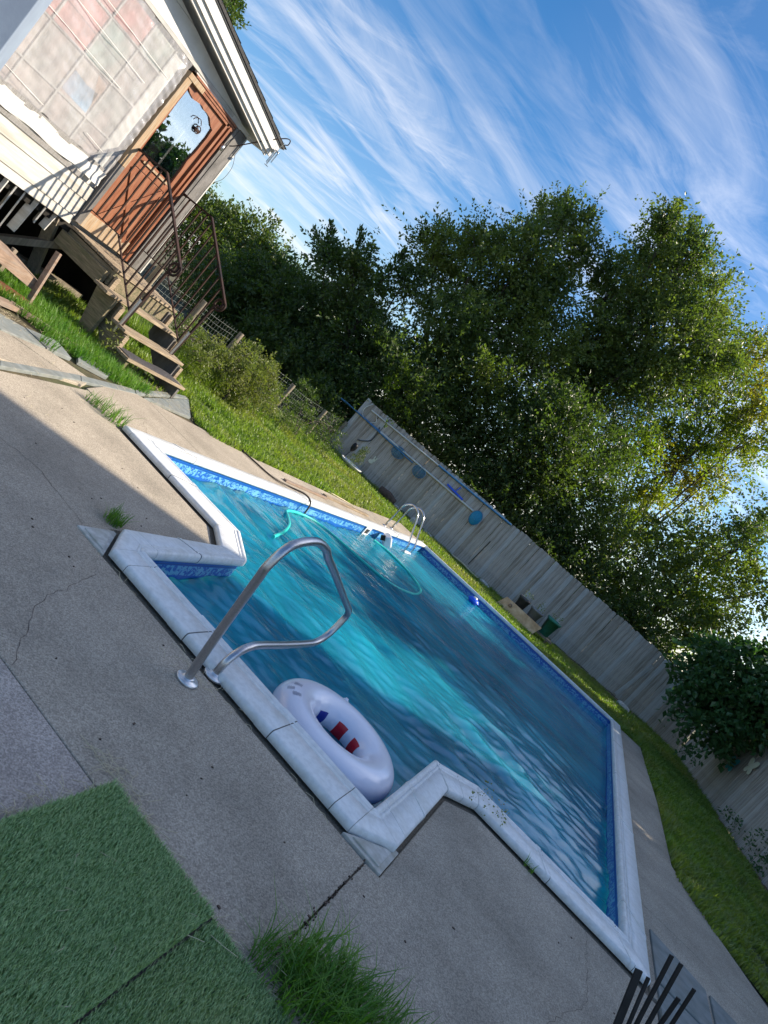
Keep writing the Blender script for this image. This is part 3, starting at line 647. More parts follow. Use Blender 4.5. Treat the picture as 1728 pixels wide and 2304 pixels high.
MB().tube(spl([(-1.29,y,z) for y,z in path]), .0243, 20).build('rail', 'steel2', hr)
for y in (3.315,3.585):
    MB().lathe([(0,.030),(.030,.030),(.034,.026),(.036,.018),(.062,.016),(.066,.012),(.067,0),(0,0)], (-1.29,y,.001), 32).build('flange', 'flange', hr)

# swim ring
RC = Vector((-.70,4.44,ZW+.075)); Rm = .345; rt = .145
ring = thing('swim_ring', 'white inflatable swim ring with red and blue bands inside floating in the step bay', 'swim ring', (RC.x,RC.y,ZW))
def tor(ph, th, e=0, Rr=None):
    q = rt+e; qz = (rt*.86)+e
    wr = 1+.012*math.sin(9*ph+2*math.sin(3*th))*max(0,-math.cos(th))+.008*math.sin(17*ph)*max(0,-math.cos(th))
    r = Rm+q*wr*math.cos(th); return (RC.x+r*math.cos(ph)*1.0, RC.y+r*math.sin(ph)*1.0, RC.z+qz*math.sin(th))
def patch(p0, p1, t0, t1, np_, nt_, e, closed=False):
    v = [tor(p0+(p1-p0)*i/np_, t0+(t1-t0)*j/nt_, e) for i in range(np_+1) for j in range(nt_+1)]
    return MB().add(v, [(i*(nt_+1)+j, (i+1)*(nt_+1)+j, (i+1)*(nt_+1)+j+1, i*(nt_+1)+j+1) for i in range(np_) for j in range(nt_)], True)
patch(0, 2*PI, 0, 2*PI, 96, 40, 0).build('tube', 'ring', ring)
for a, m_ in ((58,'red'),(100,'red'),(150,'navy'),(205,'red'),(250,'navy'),(305,'red')):
    a = math.radians(a); patch(a-.20, a+.20, math.radians(160), math.radians(215), 6, 8, .0015).build('band', m_, ring)
# small print block of lines
for gi, (pa, ta, rows) in enumerate(((3.62,62,10),(3.78,80,12),(3.42,78,11))):
    mb = MB()
    for k in range(rows):
        t = math.radians(ta-k*2.0); w = .13*random.uniform(.7,1)
        o_ = patch(pa-w/2, pa+w/2, t, t+math.radians(.9), 3, 1, .0012); mb.add(o_.v, o_.f)
    mb.build('printed_warning', 'print', ring)
MB().lathe([(0,.016),(.012,.016),(.014,.008),(.022,.002),(.022,0)], tor(2.0,math.radians(62),.0), 12).build('valve', 'ring', ring)

# far ladder
ld = thing('pool_ladder', 'slim steel pool ladder with two looped rails at the far left corner', 'ladder', (-4.2,14.5,0))
lp = [(-4.47,-.0),(-4.455,.35),(-4.44,.58),(-4.36,.70),(-4.25,.74),(-4.13,.70),(-4.05,.60),(-3.95,.38),(-3.86,.18),(-3.80,.06),(-3.79,-.03),(-3.79,-.6)]
for y in (14.25,14.75):
    MB().tube(spl([(x,y,z) for x,z in lp],5), .021, 12).build('rail', 'steel', ld)
    MB().lathe([(0,.02),(.03,.02),(.05,.006),(.05,0)], (-4.47,y,.001), 16).build('flange', 'flange', ld)
MB().bx(-3.84,-3.75,14.26,14.74,-.125,-.10).build('tread', 'whiteplastic', ld, bevel=.006)

# floating hose + float + dispenser
hs_ = [(-3.07,6.54),(-3.18,7.27),(-3.36,7.82),(-3.57,8.29),(-3.80,8.60),(-3.94,8.78),(-4.0,9.12),(-3.98,9.5),(-3.84,9.80),(-3.47,10.03),(-3.0,10.19),(-2.59,10.47),(-2.42,11.0),(-2.40,11.5),(-2.52,12.1),(-2.85,12.55),(-3.24,12.75),(-3.65,12.74),(-3.9,12.55)]
MB().tube(spl([(x,y,ZW+.012) for x,y in hs_[1:]],6), .021, 10).build('vacuum_hose', 'hose', label='long turquoise vacuum hose floating in loops on the far part of the pool', category='hose')
sk = thing('floating_skimmer', 'white wedge-shaped plastic float on the water beside the skimmer opening', 'float', (-3.86,13.0,ZW))
Rz = Matrix.Rotation(.5,3,'Z')@Matrix.Rotation(-.5,3,'Y')
MB().box((-3.86,13.05,-.02), (.17,.50,.20), Rz, .82).build('housing', 'whiteplastic', sk, bevel=.03)
MB().box((-3.87,12.78,-.01), (.09,.03,.10), Rz).build('intake', 'dark', sk)
bd = thing('chlorine_float', 'bright blue plastic chlorine float at the far wall of the pool', 'float', (-2.3,16.25,ZW))
MB().lathe([(0,.09),(.09,.085),(.13,.05),(.14,.02),(.11,-.03),(.05,-.10),(0,-.11)], (-2.3,16.2,ZW+.05), 20).build('body', 'blueplastic', bd)
MB().lathe([(.142,.012),(.16,.02),(.16,.03),(.14,.034)], (-2.3,16.2,ZW+.05), 20).build('rim', 'blueplastic', bd)
MB().lathe([(0,.115),(.05,.115),(.06,.085)], (-2.3,16.2,ZW+.05), 14).build('cap', 'whiteplastic', bd)

# neighbour's house out of frame on the right: the roof and wall that shade the near deck
nb = thing('neighbour_house', 'pale sided three-storey neighbouring house standing out of frame to the right', 'house', (9,6,0))
n0 = Vector((6.2,11.75)); dx = Vector((.799,.602)); dy = Vector((.602,-.799))
q = [n0, n0+dx*5, n0+dx*5+dy*8.5, n0+dy*8.5]
MB().prism([tuple(a) for a in q][::-1], 0, 10.2).build('wall', 'neigh', nb)
c0 = [n0-dx*.3, n0+dx*5.3, n0+dx*5.3+dy*8.8, n0-dx*.3+dy*8.8]; r0 = n0+dx*2.5; r1 = r0+dy*8.8
MB().add([(*c0[0],10.2),(*c0[1],10.2),(*c0[2],10.2),(*c0[3],10.2),(*r0,12),(*r1,12)], [(0,4,5,3),(1,2,5,4),(0,1,4),(3,5,2),(0,3,2,1)]).build('roof', 'shingle', nb)
for i in range(2):
    for j in range(3):
        b0 = n0+dy*(2.2+i*3.8)-dx*.03
        v = [(*(b0-dy*.5), 1.2+j*3.2), (*(b0+dy*.5), 1.2+j*3.2), (*(b0+dy*.5), 2.6+j*3.2), (*(b0-dy*.5), 2.6+j*3.2)]
        w2 = [tuple(Vector(a)+Vector((*(-dx*.04),0))) for a in v]
        MB().add(v+w2, [(4,5,6,7),(0,4,7,3),(1,2,6,5),(0,1,5,4),(3,7,6,2)]).build('window', 'darkgrey', nb)

# ================================================================== FENCES
def fence(name, label, p0, p1, hfun, mats, seed, dog=0, skip=()):
    r = random.Random(seed); p0 = Vector(p0); p1 = Vector(p1); ln = (p1-p0).length; d = (p1-p0).normalized(); nrm = Vector((d.y,-d.x))  # towards pool
    t = thing(name, label, 'fence', (p0.x,p0.y,0)); w = .142; k = int(ln/(w+.004)); ang = math.atan2(d.y, d.x)
    protos = []
    for j in range(7):
        for mm in mats:
            hh = 1.83; a = w/2*r.uniform(.96,1.0); b = .009; sk = r.uniform(-.004,.004)
            dg = .03 if j < 4 or dog else .0
            pr = [(-a,0),(a,0),(a+sk,hh-dg),(a-dg+sk,hh),(-a+dg+sk,hh),(-a+sk,hh-dg)] if dg else [(-a,0),(a,0),(a+sk,hh),(-a+sk,hh+r.uniform(-.01,.01))]
            nn = len(pr); mb = MB(); v = [(x,-b,z) for x,z in pr]+[(x,b,z) for x,z in pr]
            mb.add(v, [tuple(range(nn)), tuple(range(nn,2*nn))[::-1]]+[(i,nn+i,nn+(i+1) % nn,(i+1) % nn) for i in range(nn)])
            protos.append(mb.mesh('board', mm))
    for i in range(k):
        if i in skip: continue
        s = (i+.5)*(w+.004); p = p0+d*s; o = bpy.data.objects.new('board', protos[r.randrange(len(protos))]); COL.objects.link(o); o.parent = t
        off = r.uniform(-.006,.006)
        o.location = (p.x-p0.x+nrm.x*off, p.y-p0.y+nrm.y*off, r.uniform(-.02,.02)+hfun(s/ln)); o.rotation_euler = (r.uniform(-.006,.006), r.uniform(-.005,.005), ang+r.uniform(-.03,.03))
    for z in (.35,1.45):
        mb = MB(); a = p0-nrm*.045; b = p1-nrm*.045; mb.bar((*a,z), (*b,z), .04, .09); mb.build('rail', 'postwood', t)
    for j in range(int(ln/2.4)+1):
        q = p0+d*min(ln-.05, j*2.4+.06)-nrm*.12; MB().box((q.x,q.y,.85), (.09,.09,1.7)).build('post', 'postwood', t)
    return t, p0, d, nrm
bf, bp, bd_, bn = fence('wooden_fence', 'long grey weathered board fence across the back of the yard behind the pool', (-8.82,18.82), (4.0,23.0), lambda t: -.03+.10*min(1,t*1.4), ['fence','fence','fence','fence_b','fence_b','fence_c'], 3)
rf, rp, rd, rn = fence('wooden_fence', 'shaded brownish board fence running along the right side lawn', (4.02,22.9), (5.6,8.6), lambda t: 0, ['fence_b','fence','fence_b'], 8)
# light patch board nailed on the back fence and the dark gap board
def onf(s, z, off=.03): p = bp+bd_*s-(-bn)*off; return Vector((p.x,p.y,z))
MB().bar(onf(11.05,.13,.022), onf(11.25,1.45,.022), .11, .012, up=(bn.x,bn.y,0)).build('patch_board', 'fence_c', bf)
MB().bar(onf(5.35,.12,.012), onf(5.38,1.05,.012), .022, .008, up=(bn.x,bn.y,0)).build('fence_gap', 'dark', bf)

# things hung on the back fence
def pole(name, label, s0, z0, s1, z1, off, m1, m2, split, r=.024, grp='poles hung on the back fence'):
    t = thing(name, label, 'pole', tuple(onf(s0,z0,off)), grp); a = onf(s0,z0,off); b = onf(s1,z1,off); c = a.lerp(b, split)
    MB().tube([a,c], r, 8).build('upper_section', m1, t); MB().tube([c,b], r*1.35, 8).build('lower_section', m2, t); return t
t = pole('telescopic_pole', 'long upper pool pole hung near the fence top, pale then blue', .30,1.62,5.50,1.80, .05,'alupole','bluepole',.48)
t = pole('telescopic_pole', 'lower tan pool pole on the fence ending at the blue skimmer bag', -.60,1.30,4.42,1.38,.05,'bluepole','alupole',.30)
t = pole('telescopic_pole', 'short blue pool pole sticking out past the left end of the fence', -.45,1.32,2.2,1.27,.09,'bluepole','bluepole',.5, .016)
def netbag(label, s, z, w, h, m_, deep=.10):
    t = thing('leaf_net', label, 'net', tuple(onf(s,z,.07))); u = Vector((bd_.x,bd_.y,0)); c = onf(s,z,.07); nn_ = Vector((bn.x,bn.y,0))
    k = 18; rim = [c+u*(w*math.cos(2*PI*i/k))+Vector((0,0,h*math.sin(2*PI*i/k))) for i in range(k)]
    MB().tube(rim, .010, 6, closed=True).build('hoop', 'bluepole', t)
    v = []; 
    for j in range(5):
        q = 1-(j/4)**1.5
        for i in range(k): v.append(c+(rim[i]-c)*max(.03,q)-nn_*(.0-deep*.5*(j/4))+Vector((0,0,-deep*.6*(j/4))))
    MB().add(v, [(j*k+i, j*k+(i+1) % k, (j+1)*k+(i+1) % k, (j+1)*k+i) for j in range(4) for i in range(k)], True).build('bag', m_, t)
netbag('left round blue leaf net hanging from the lower pole', 1.68,1.22,.20,.17,'net')
netbag('middle round blue leaf net hanging from the lower pole', 2.50,1.20,.20,.17,'net')
netbag('bright blue skimmer bag at the right end of the lower pole', 4.60,1.28,.17,.23,'netsolid')
br = thing('pool_brush', 'small dark blue pool brush head on a hook between the two poles', 'brush', tuple(onf(3.7,1.5,.05)))
MB().bar(onf(3.35,1.47,.06), onf(3.98,1.42,.06), .05, .06).build('head', 'blueplastic', br, bevel=.01)
MB().bar(onf(3.66,1.46,.06), onf(3.70,1.66,.06), .03, .03).build('handle', 'blueplastic', br)
hk = thing('fence_hook', 'curved metal bracket at the top left end of the back fence', 'hook', tuple(onf(.3,1.6,.04)))
MB().tube(spl([onf(.22,1.78,.04),onf(.12,1.55,.06),onf(.2,1.35,.06),onf(.45,1.30,.06),onf(.62,1.45,.05),onf(.5,1.6,.04)],4), .012, 6).build('bracket', 'alupole', hk)
MB().tube(spl([onf(.55,.72,.03),onf(.7,.80,.04),onf(.85,.95,.04),onf(.85,1.2,.04),onf(.80,1.42,.04)],5), [.018]*20+[.012]*1, 6).build('rubber_strap', 'seam', label='dark curled rubber strap hanging on the left end of the fence', category='strap')
# planter dish with conifer, lantern, bunny ornament
pl = thing('planter_bowl', 'wide shallow white bowl at the foot of the fence holding a small conifer', 'planter', (-7.55,18.1,0))
MB().lathe([(.05,.03),(.22,.06),(.34,.14),(.36,.17),(.345,.17),(.30,.12),(0,.10)], (-7.6,18.15,.0), 24).build('bowl', 'whiteplastic', pl)
V, F = crown_leaves([(-7.6,18.15,.30,.20),(-7.57,18.16,.48,.17),(-7.54,18.17,.66,.11)], 1500, .04, spray=.14, per=8, updir=1.2, droop=0)
link('conifer', fastmesh('conifer', V, F, 'leaf_conifer'), pl)
ln_ = thing('solar_lantern', 'black tulip-shaped garden lantern leaning beside the conifer', 'lantern', (-7.9,18.15,0))
MB().tube([(-7.93,18.15,0),(-7.86,18.15,.40)], .010, 6).build('stake', 'blackiron', ln_)
MB().lathe([(.0,0),(.03,.02),(.075,.10),(.085,.20),(.06,.28),(.0,.29)], (-7.86,18.15,.38), 12).build('lamp_head', 'blackiron', ln_)
bu = thing('bunny_ornament', 'small cream bunny-shaped cutout hung on the fence boards', 'ornament', tuple(onf(1.28,.55,.025)))
for (s,z,w,h) in ((1.25,.50,.075,.06),(1.30,.58,.05,.045),(1.27,.66,.018,.05),(1.34,.65,.018,.05)):
    u = Vector((bd_.x,bd_.y,0)); c = onf(s,z,.022); nn_ = Vector((bn.x,bn.y,0)); k = 12
    v = [c+u*(w*math.cos(2*PI*i/k))+Vector((0,0,h*math.sin(2*PI*i/k))) for i in range(k)]; v2 = [a+nn_*.012 for a in v]
    MB().add(v+v2, [tuple(range(k)), tuple(range(k,2*k))[::-1]]+[(i,(i+1) % k,k+(i+1) % k,k+i) for i in range(k)]).build('body' if w > .07 else ('head' if w > .04 else 'ear'), 'cream', bu)
# logs, stones, branch in the grass along the fence
MB().tube([(-6.75,18.9,.10),(-6.45,18.95,.12),(-6.2,19.05,.08)], [.13,.14,.10], 10).build('log', 'log', label='short dark log lying in the grass near the ladder', category='log')
def rock(x, y, z, sx, sy, sz, label, seed):
    r = random.Random(seed); bm = bmesh.new(); bmesh.ops.create_icosphere(bm, subdivisions=2, radius=1)
    for v_ in bm.verts: v_.co = Vector((v_.co.x*sx, v_.co.y*sy, v_.co.z*sz))*(1+r.uniform(-.14,.14))+Vector((x,y,z))
    me = bpy.data.meshes.new('stone'); bm.to_mesh(me); bm.free(); me.materials.append(M['stone']); return link('stone', me, label=label, category='stone', group='pale stones along the back fence')
rock(-5.45,19.15,.06,.13,.10,.12,'pale rounded stone standing in the grass right behind the ladder rails',1)
rock(-5.0,19.55,.03,.20,.08,.07,'low flat pale stone just right of the ladder at the fence foot',2)
rock(-3.0,20.35,.04,.20,.09,.07,'grey stone half hidden in the grass right of the bleached branch',3)
rock(-6.15,19.2,.03,.12,.08,.05,'small pale stone next to the dark log',4)
rock(2.0,21.7,.05,.22,.12,.10,'pale broken stone at the fence foot right of the flower pots',5)
MB().tube(spl([(-4.15,19.85,.06),(-3.8,19.95,.08),(-3.45,20.05,.05),(-3.2,20.1,.06)],4), .025, 6).build('branch', 'straw', label='bleached curved branch lying at the foot of the fence', category='branch')
# board and pots
pb = thing('leaning_board', 'tan chipped board leaning low against the flower pots by the far edge', 'board', (-1.5,18.9,0))
bn2 = thing('low_plant_stand', 'low dark wooden stand under the three flower pots', 'plant stand', (-1.4,19.5,0)); MB().bar((-2.0,19.33,.14),(-.55,19.72,.14),.36,.05).build('top_board', 'postwood', bn2)
for q_ in ((-1.9,19.3),(-.65,19.62)): MB().box((*q_,.06),(.06,.06,.12)).build('leg', 'postwood', bn2)
v = [Vector(a) for a in ((-2.22,18.90,.0),(-1.02,19.22,.0),(-.94,19.36,.29),(-2.12,19.04,.31))]; nn_ = (v[1]-v[0]).cross(v[3]-v[0]).normalized()*.03
MB().add(v+[a+nn_ for a in v], [(0,1,2,3),(7,6,5,4),(0,4,5,1),(1,5,6,2),(2,6,7,3),(3,7,4,0)]).build('panel', 'plank', pb, bevel=.008)
def rim_ring(x, y, z, m_, t): MB().lathe([(.035,0),(.05,.01),(.05,.02),(.03,.03)], (x,y,z), 12, Matrix.Rotation(PI/2,3,'X')).build('knot', m_, t)
rim_ring(-1.9,19.0,.20,'redgrey',pb)
def pot(label, x, y, r, h, m_, sq=False, plant='leaf_shrub', ph=.22, z0=0):
    t = thing('flower_pot', label, 'flower pot', (x,y,0), 'pots by the back fence')
    MB().lathe([(0,0),(r*.68,0),(r*.95,h*.86),(r*1.06,h*.86),(r*1.08,h),(r*.95,h),(r*.92,h*.9),(0,h*.88)], (x,y,z0), 4 if sq else 20, Matrix.Rotation(PI/4+.3,3,'Z') if sq else None).build('pot_body', m_, t, bevel=0)
    V, F = crown_leaves([(x,y,z0+h+ph*.4,ph*.55)], 700, .045, spray=.20, per=6, updir=.9, droop=.1)
    link('plant', fastmesh('plant', V, F, plant), t)
pot('charcoal round pot with sparse plant, leftmost of the three pots', -1.76,19.42,.17,.42,'potdark', z0=.17)
pot('ribbed grey pot with thin plant, middle of the three pots', -1.33,19.52,.19,.40,'potgrey', z0=.17)
pot('square sea-green pot with leafy plant, rightmost of the three pots', -.84,19.64,.24,.50,'potgreen', True, z0=.17)
# butterflies on the right fence
def butterfly(label, s, z, m_):
    p = rp+rd*s; t = thing('wall_butterfly', label, 'wall ornament', (p.x,p.y,z)); u = Vector((rd.x,rd.y,0)); nn_ = Vector((rn.x,rn.y,0)); c = Vector((p.x,p.y,z))+nn_*.03
    def blob(cx, cz, w, h, a):
        k = 14; v = []
        for i in range(k):
            th = 2*PI*i/k; x = w*math.cos(th)*(1+.2*math.cos(2*th)); zz = h*math.sin(th); v.append(c+u*(cx+x*math.cos(a)-zz*math.sin(a))+Vector((0,0,cz+x*math.sin(a)+zz*math.cos(a)))+nn_*abs(cx)*.25)
        v2 = [a_+nn_*.008 for a_ in v]
        MB().add(v+v2, [tuple(range(k)), tuple(range(k,2*k))[::-1]]+[(i,(i+1) % k,k+(i+1) % k,k+i) for i in range(k)]).build('wing', m_, t)
    blob(-.13,.09,.14,.10,-.5); blob(.13,.09,.14,.10,.5); blob(-.10,-.09,.10,.08,.5); blob(.10,-.09,.10,.08,-.5)
    MB().tube([c+Vector((0,0,-.12))+nn_*.02, c+Vector((0,0,.13))+nn_*.02], .012, 6).build('body', 'blackiron', t)
def s_at(y): return (y-rp.y)/rd.y
butterfly('teal metal butterfly hanging on the right fence below the vine', s_at(19.2), 1.0, 'teal')
butterfly('cream metal butterfly on the right fence, right of the teal one', s_at(18.3), 1.27, 'cream')

# wire fence with posts at left
wf = thing('wire_fence', 'green-grey wire mesh fence on round wooden posts left of the board fence', 'fence', (-8.5,10,0))
posts = [(-8.47,10.35,0,1.16),(-8.55,11.9,0,1.10),(-8.25,14.1,0,.92),(-8.28,16.25,0,.87),(-8.82,18.7,0,.9),(-8.40,9.0,0,1.2)]
for i,(x,y,z,h) in enumerate(posts):
    lean = (.02*(-1)**i, .03)
    MB().tube([(x,y,-.05),(x+lean[0],y+lean[1],h)], [.062,.055], 10).build('post', 'postwood', wf)
seq = [posts[5]]+posts[:5]
mb = MB()
for a, b in zip(seq[:-1], seq[1:]):
    A_ = Vector((a[0]-.07,a[1],0)); B__ = Vector((b[0]-.07,b[1],0)); ln = (B__-A_).length; k = int(ln/.10)
    for j in range(11):
        z = .05+.1*j
        if z < min(a[3],b[3])+.05: mb.tube([A_+Vector((0,0,z+.01*math.sin(j))), A_.lerp(B__,.5)+Vector((0,0,z-.02)), B__+Vector((0,0,z))], .0020, 3, cap=False)
    for j in range(k):
        p = A_.lerp(B__, j/k); mb.tube([p+Vector((0,0,.03)), p+Vector((0,0,min(a[3],b[3])))], .0016, 3, cap=False)
mb.build('wire_mesh', 'wire', wf, kind='stuff')

# ================================================================== HOUSE
house = thing('house', 'old white clapboard house raised on posts with brown door and overhanging low roof', 'house', (-9,6,0))
XW = -8.0
def yz_plate(name, outer, hole, x0, x1, m_, parent, bevel=0):
    no = len(outer); allp = list(outer)+list(hole or [])
    vo = [Vector((p[0],p[1],0)) for p in outer]; vh = [Vector((p[0],p[1],0)) for p in (hole or [])]
    tri = tessellate_polygon([vo, vh] if hole else [vo])
    vv = vo+vh; ff = [t if (vv[t[1]]-vv[t[0]]).cross(vv[t[2]]-vv[t[0]]).z > 0 else tuple(t)[::-1] for t in tri]
    n_ = len(allp); v = [(x1,a,b) for a,b in allp]+[(x0,a,b) for a,b in allp]
    f = [tuple(t) for t in ff]+[tuple(i+n_ for i in t)[::-1] for t in ff]
    def loop(idx, pts):
        ar = sum(pts[i][0]*pts[(i+1) % len(pts)][1]-pts[(i+1) % len(pts)][0]*pts[i][1] for i in range(len(pts)))
        for i in range(len(idx)):
            a, b = idx[i], idx[(i+1) % len(idx)]; q = (a, a+n_, b+n_, b); f.append(q if ar > 0 else q[::-1])
    loop(list(range(no)), outer)
    if hole: loop(list(range(no, n_))[::-1], list(hole)[::-1])
    return MB().add(v, f).build(name, m_, parent, bevel=bevel)
# big hidden body
mb = MB(); mb.bx(-13.5,-8.14,-1.0,8.26,.90,1.42); mb.bx(-13.5,-9.6,-1,8.26,1.42,3.45); mb.build('wall', 'cleanwhite', house)
MB().bx(-13.4,-9.5,1,8.2,-.02,.9).build('crawlspace_shade_panel', 'dark', house)  # near-black panels and joists stand in for the darkness under the house
MB().bx(-9.5,-8.2,1,1.2,-.02,.9).build('crawlspace_shade_panel', 'dark', house)
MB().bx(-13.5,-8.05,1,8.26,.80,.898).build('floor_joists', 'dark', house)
MBc = MB(); MBc.bx(-9.5,-8.12,8.16,8.2,-.02,.88); MBc.bx(-9.52,-9.48,1,8.2,-.02,.88); MBc.build('crawlspace_shade_panel', 'dark', house)
for i,(z0,z1,m_) in enumerate(((.905,1.02,'whitewood'),(1.024,1.262,'whitewood'),(1.266,1.435,'whitewood'))):
    MB().add([(XW-.02,3.2,z0),(XW-.02,6.885,z0),(XW-.02,6.885,z1),(XW-.02,3.2,z1),(XW+.012,3.2,z0),(XW+.012,6.885,z0),(XW,6.885,z1),(XW,3.2,z1)], [(4,5,6,7),(0,4,7,3),(1,2,6,5),(0,1,5,4),(3,7,6,2)]).build('siding_board', m_, house)
MB().bx(-8.14,-8.021,3.2,6.885,.90,1.44).build('wall_core', 'darkgrey', house)
MB().bx(-8.03,-7.985,3.2,6.62,1.437,1.50).build('window_sill', 'sill', house)  # grey sill strip, with the sill's shadow band put into its colour
MB().bx(-8.03,-7.99,3.2,6.80,1.50,1.66).build('siding_board', 'whitewood', house)
MB().bx(-8.03,-7.975,3.2,6.80,1.663,1.72).build('window_sill', 'sill', house)
# window with panes and muntins
win = MB(); 
win.bx(-8.06,-8.03,3.2,6.66,1.72,3.36); win_o = None
wo = thing  # keep name
frame = MB()
for y in (3.9,4.35,4.82,5.28,5.77,6.235,6.64): frame.bx(-8.045,-8.030,y-.011,y+.011,1.72,3.36)
for z in (2.03,2.52,3.02): frame.bx(-8.046,-8.031,3.2,6.66,z-.010,z+.010)
fo = frame.build('window_frame', 'soffit', house)
ys = [4.35,4.82,5.28,5.77,6.235,6.64]; zs = [1.72,2.03,2.52,3.02,3.36]
paneC = {}
for c_, n_ in (((.52,.52,.50),'grey'),((.22,.50,.78),'blue'),((.72,.30,.28),'pink'),((.66,.45,.33),'peach'),((.46,.56,.52),'mint'),((.60,.55,.52),'warm')):
    paneC[n_] = mat('window_pane_'+n_, tuple(a*.34 for a in c_), tuple(min(1,a*.75) for a in c_), sc=5, rough=.5, stretch=(1,1.5,1), c3=(.40,.27,.26), sc3=2.0, amt3=.45)
lay = {(3,3):'pink',(1,1):'warm',(2,0):'warm',(3,1):'warm',(3,2):'mint',(1,2):'pink',(2,3):'pink',(1,0):'warm',(0,1):'pink',(0,2):'peach',(2,2):'pink',(4,3):'mint',(4,2):'grey'}
for i in range(5):
    for j in range(4):
        MB().bx(-8.06,-8.046,ys[i]+.011,ys[i+1]-.011,zs[j]+.010,zs[j+1]-.010).build('pane', paneC[lay.get((i,j),'grey')], house)
MB().add([(-8.044,5.80,2.08),(-8.044,6.20,2.06),(-8.044,6.18,2.32),(-8.044,6.0,2.30),(-8.044,5.80,2.33)], [(0,1,2,3,4)]).build('blue_cloth', paneC['blue'], house)
MB().add([(-8.044,6.05,2.48),(-8.044,6.22,2.44),(-8.044,6.21,2.15)], [(0,1,2)]).build('peach_cloth', paneC['peach'], house)
MB().bx(-8.14,-8.06,3.2,6.885,1.44,3.45).build('wall_core', 'cleanwhite', house)
# plastic sheet, wrinkled mesh
def sheet():
    ny, nz = 150, 130; y = np.linspace(3.2,6.87,ny); z = np.linspace(1.70,3.40,nz); Y, Z = np.meshgrid(y, z, indexing='ij')
    e = np.minimum(np.clip((Z-1.70)/.22,0,1), np.clip((3.40-Z)/.25,0,1)); e2 = np.clip((6.87-Y)/.35,0,1)
    X = -7.985+.010*np.sin(Y*3.1+Z*2)+.008*np.sin(Y*7+Z*5.3)
    X += (1-e)*(.005*np.sin(Y*71+5*np.sin(Y*7)+Z*6)*np.sin(Y*9.3+1)+.005*np.sin(Y*37-Z*19+2*np.sin(Y*13)))
    X += (1-e2)*(.005*np.sin(Z*31+5*np.sin(Z*5)-Y*19)*np.sin(Z*6.1)+.004*np.sin(Z*53+Y*30))
    X += .003*np.sin(Y*19+Z*33)*np.sin(Y*11-Z*17)+.004*np.sin((Y+Z)*6)*np.sin((Y-Z)*4)
    Z2 = Z+(1-np.clip((Z-1.70)/.1,0,1))*(.025*np.sin(Y*9)+.015*np.sin(Y*23)); Y2 = Y.copy()
    P = np.stack([X,Y2,Z2],-1).reshape(-1,3); i = np.arange(ny*nz).reshape(ny,nz)
    F = np.stack([i[:-1,:-1], i[1:,:-1], i[1:,1:], i[:-1,1:]],-1).reshape(-1,4)
    link('plastic_sheet', fastmesh('plastic_sheet', P, F, 'sheet', True), label='wrinkled clear plastic sheeting stapled over the porch windows of the house', category='plastic sheet')
sheet()
for z0, z1, ya, yb in ((2.60,2.545,4.9,6.30),(2.86,2.80,5.1,6.5),(3.10,3.05,5.3,6.7),(1.86,1.80,5.0,5.7),(1.90,1.86,6.3,6.62)):
    MB().bar((-7.966,ya,z0),(-7.966,yb,z1),.004,.006).build('sheet_crease', 'cleanwhite', bpy.data.objects['plastic_sheet'])
mb = MB(); k = 40
v = []
for i in range(k+1):
    y = 3.2+3.65*i/k
    for z in (1.51,1.60,1.69): v.append((-7.972+.012*math.sin(y*13+z*30)+.006*math.sin(y*37), y, z+.012*math.sin(y*9)))
mb.add(v, [(i*3+j,(i+1)*3+j,(i+1)*3+j+1,i*3+j+1) for i in range(k) for j in range(2)], True)
mb.build('plastic_strip', 'cleanwhite', label='loose white plastic flap below the covered windows', category='plastic strip')
# trim over the window and gable field
MB().bx(-8.04,-7.978,3.2,7.86,3.405,3.45).build('trim_board', 'soffit', house)
MB().bx(-8.04,-7.965,6.9,7.0,1.46,3.40).build('siding_board', 'whitewood', house) if False else None
for (z0, z1) in ((3.455,3.70),(3.705,3.97),(3.975,4.25),(4.255,4.55),(4.555,4.85)):
    ye = 8.30-(max(0,(z0-3.42))/.165)*1.0
    ye1 = 8.30-(max(0,(z1-3.42))/.165)*1.0
    if ye > 3.2:
        v = [(-8.04,2.0,z0),(-8.04,ye,z0),(-8.04,max(2.0,ye1),z1),(-8.04,2.0,z1)]; w = [(-7.99,a[1],a[2]) for a in v]
        MB().add(v+w, [(4,5,6,7),(3,2,1,0),(0,1,5,4),(1,2,6,5),(2,3,7,6),(3,0,4,7)]).build('gable_board', 'cleanwhite', house)
MB().bx(-8.04,-7.99,7.0,8.30,3.38,3.452).build('gable_board', 'cleanwhite', house)
# roof: planes falling to +y, slope .145/m ; overhang to x=-7.5
def roofz(y, off): return 3.505+.165*(8.42-y)+off
def roofslab(name, x0, x1, y0, y1, a, b, m_, bevel=0):
    v = [(x,y,roofz(y,o)) for x in (x0,x1) for y in (y0,y1) for o in (a,b)]
    return MB().add(v, [(0,1,3,2),(4,6,7,5),(0,4,5,1),(2,3,7,6),(0,2,6,4),(1,5,7,3)]).build(name, m_, house, bevel=bevel)
roofslab('soffit', -13.5,-7.78,1.5,8.52,-.02,.0,'soffit')
roofslab('rafter_edge', -7.80,-7.765,1.5,8.54,-.09,.02,'cleanwhite')
roofslab('fascia', -7.765,-7.73,1.5,8.58,-.045,.085,'cleanwhite')
roofslab('fascia', -7.73,-7.70,1.5,8.60,.035,.155,'cleanwhite')
roofslab('drip_edge', -7.73,-7.685,1.5,8.63,.158,.175,'seam')
roofslab('shingle_roof', -13.5,-7.67,1.5,8.66,.178,.215,'shingle')
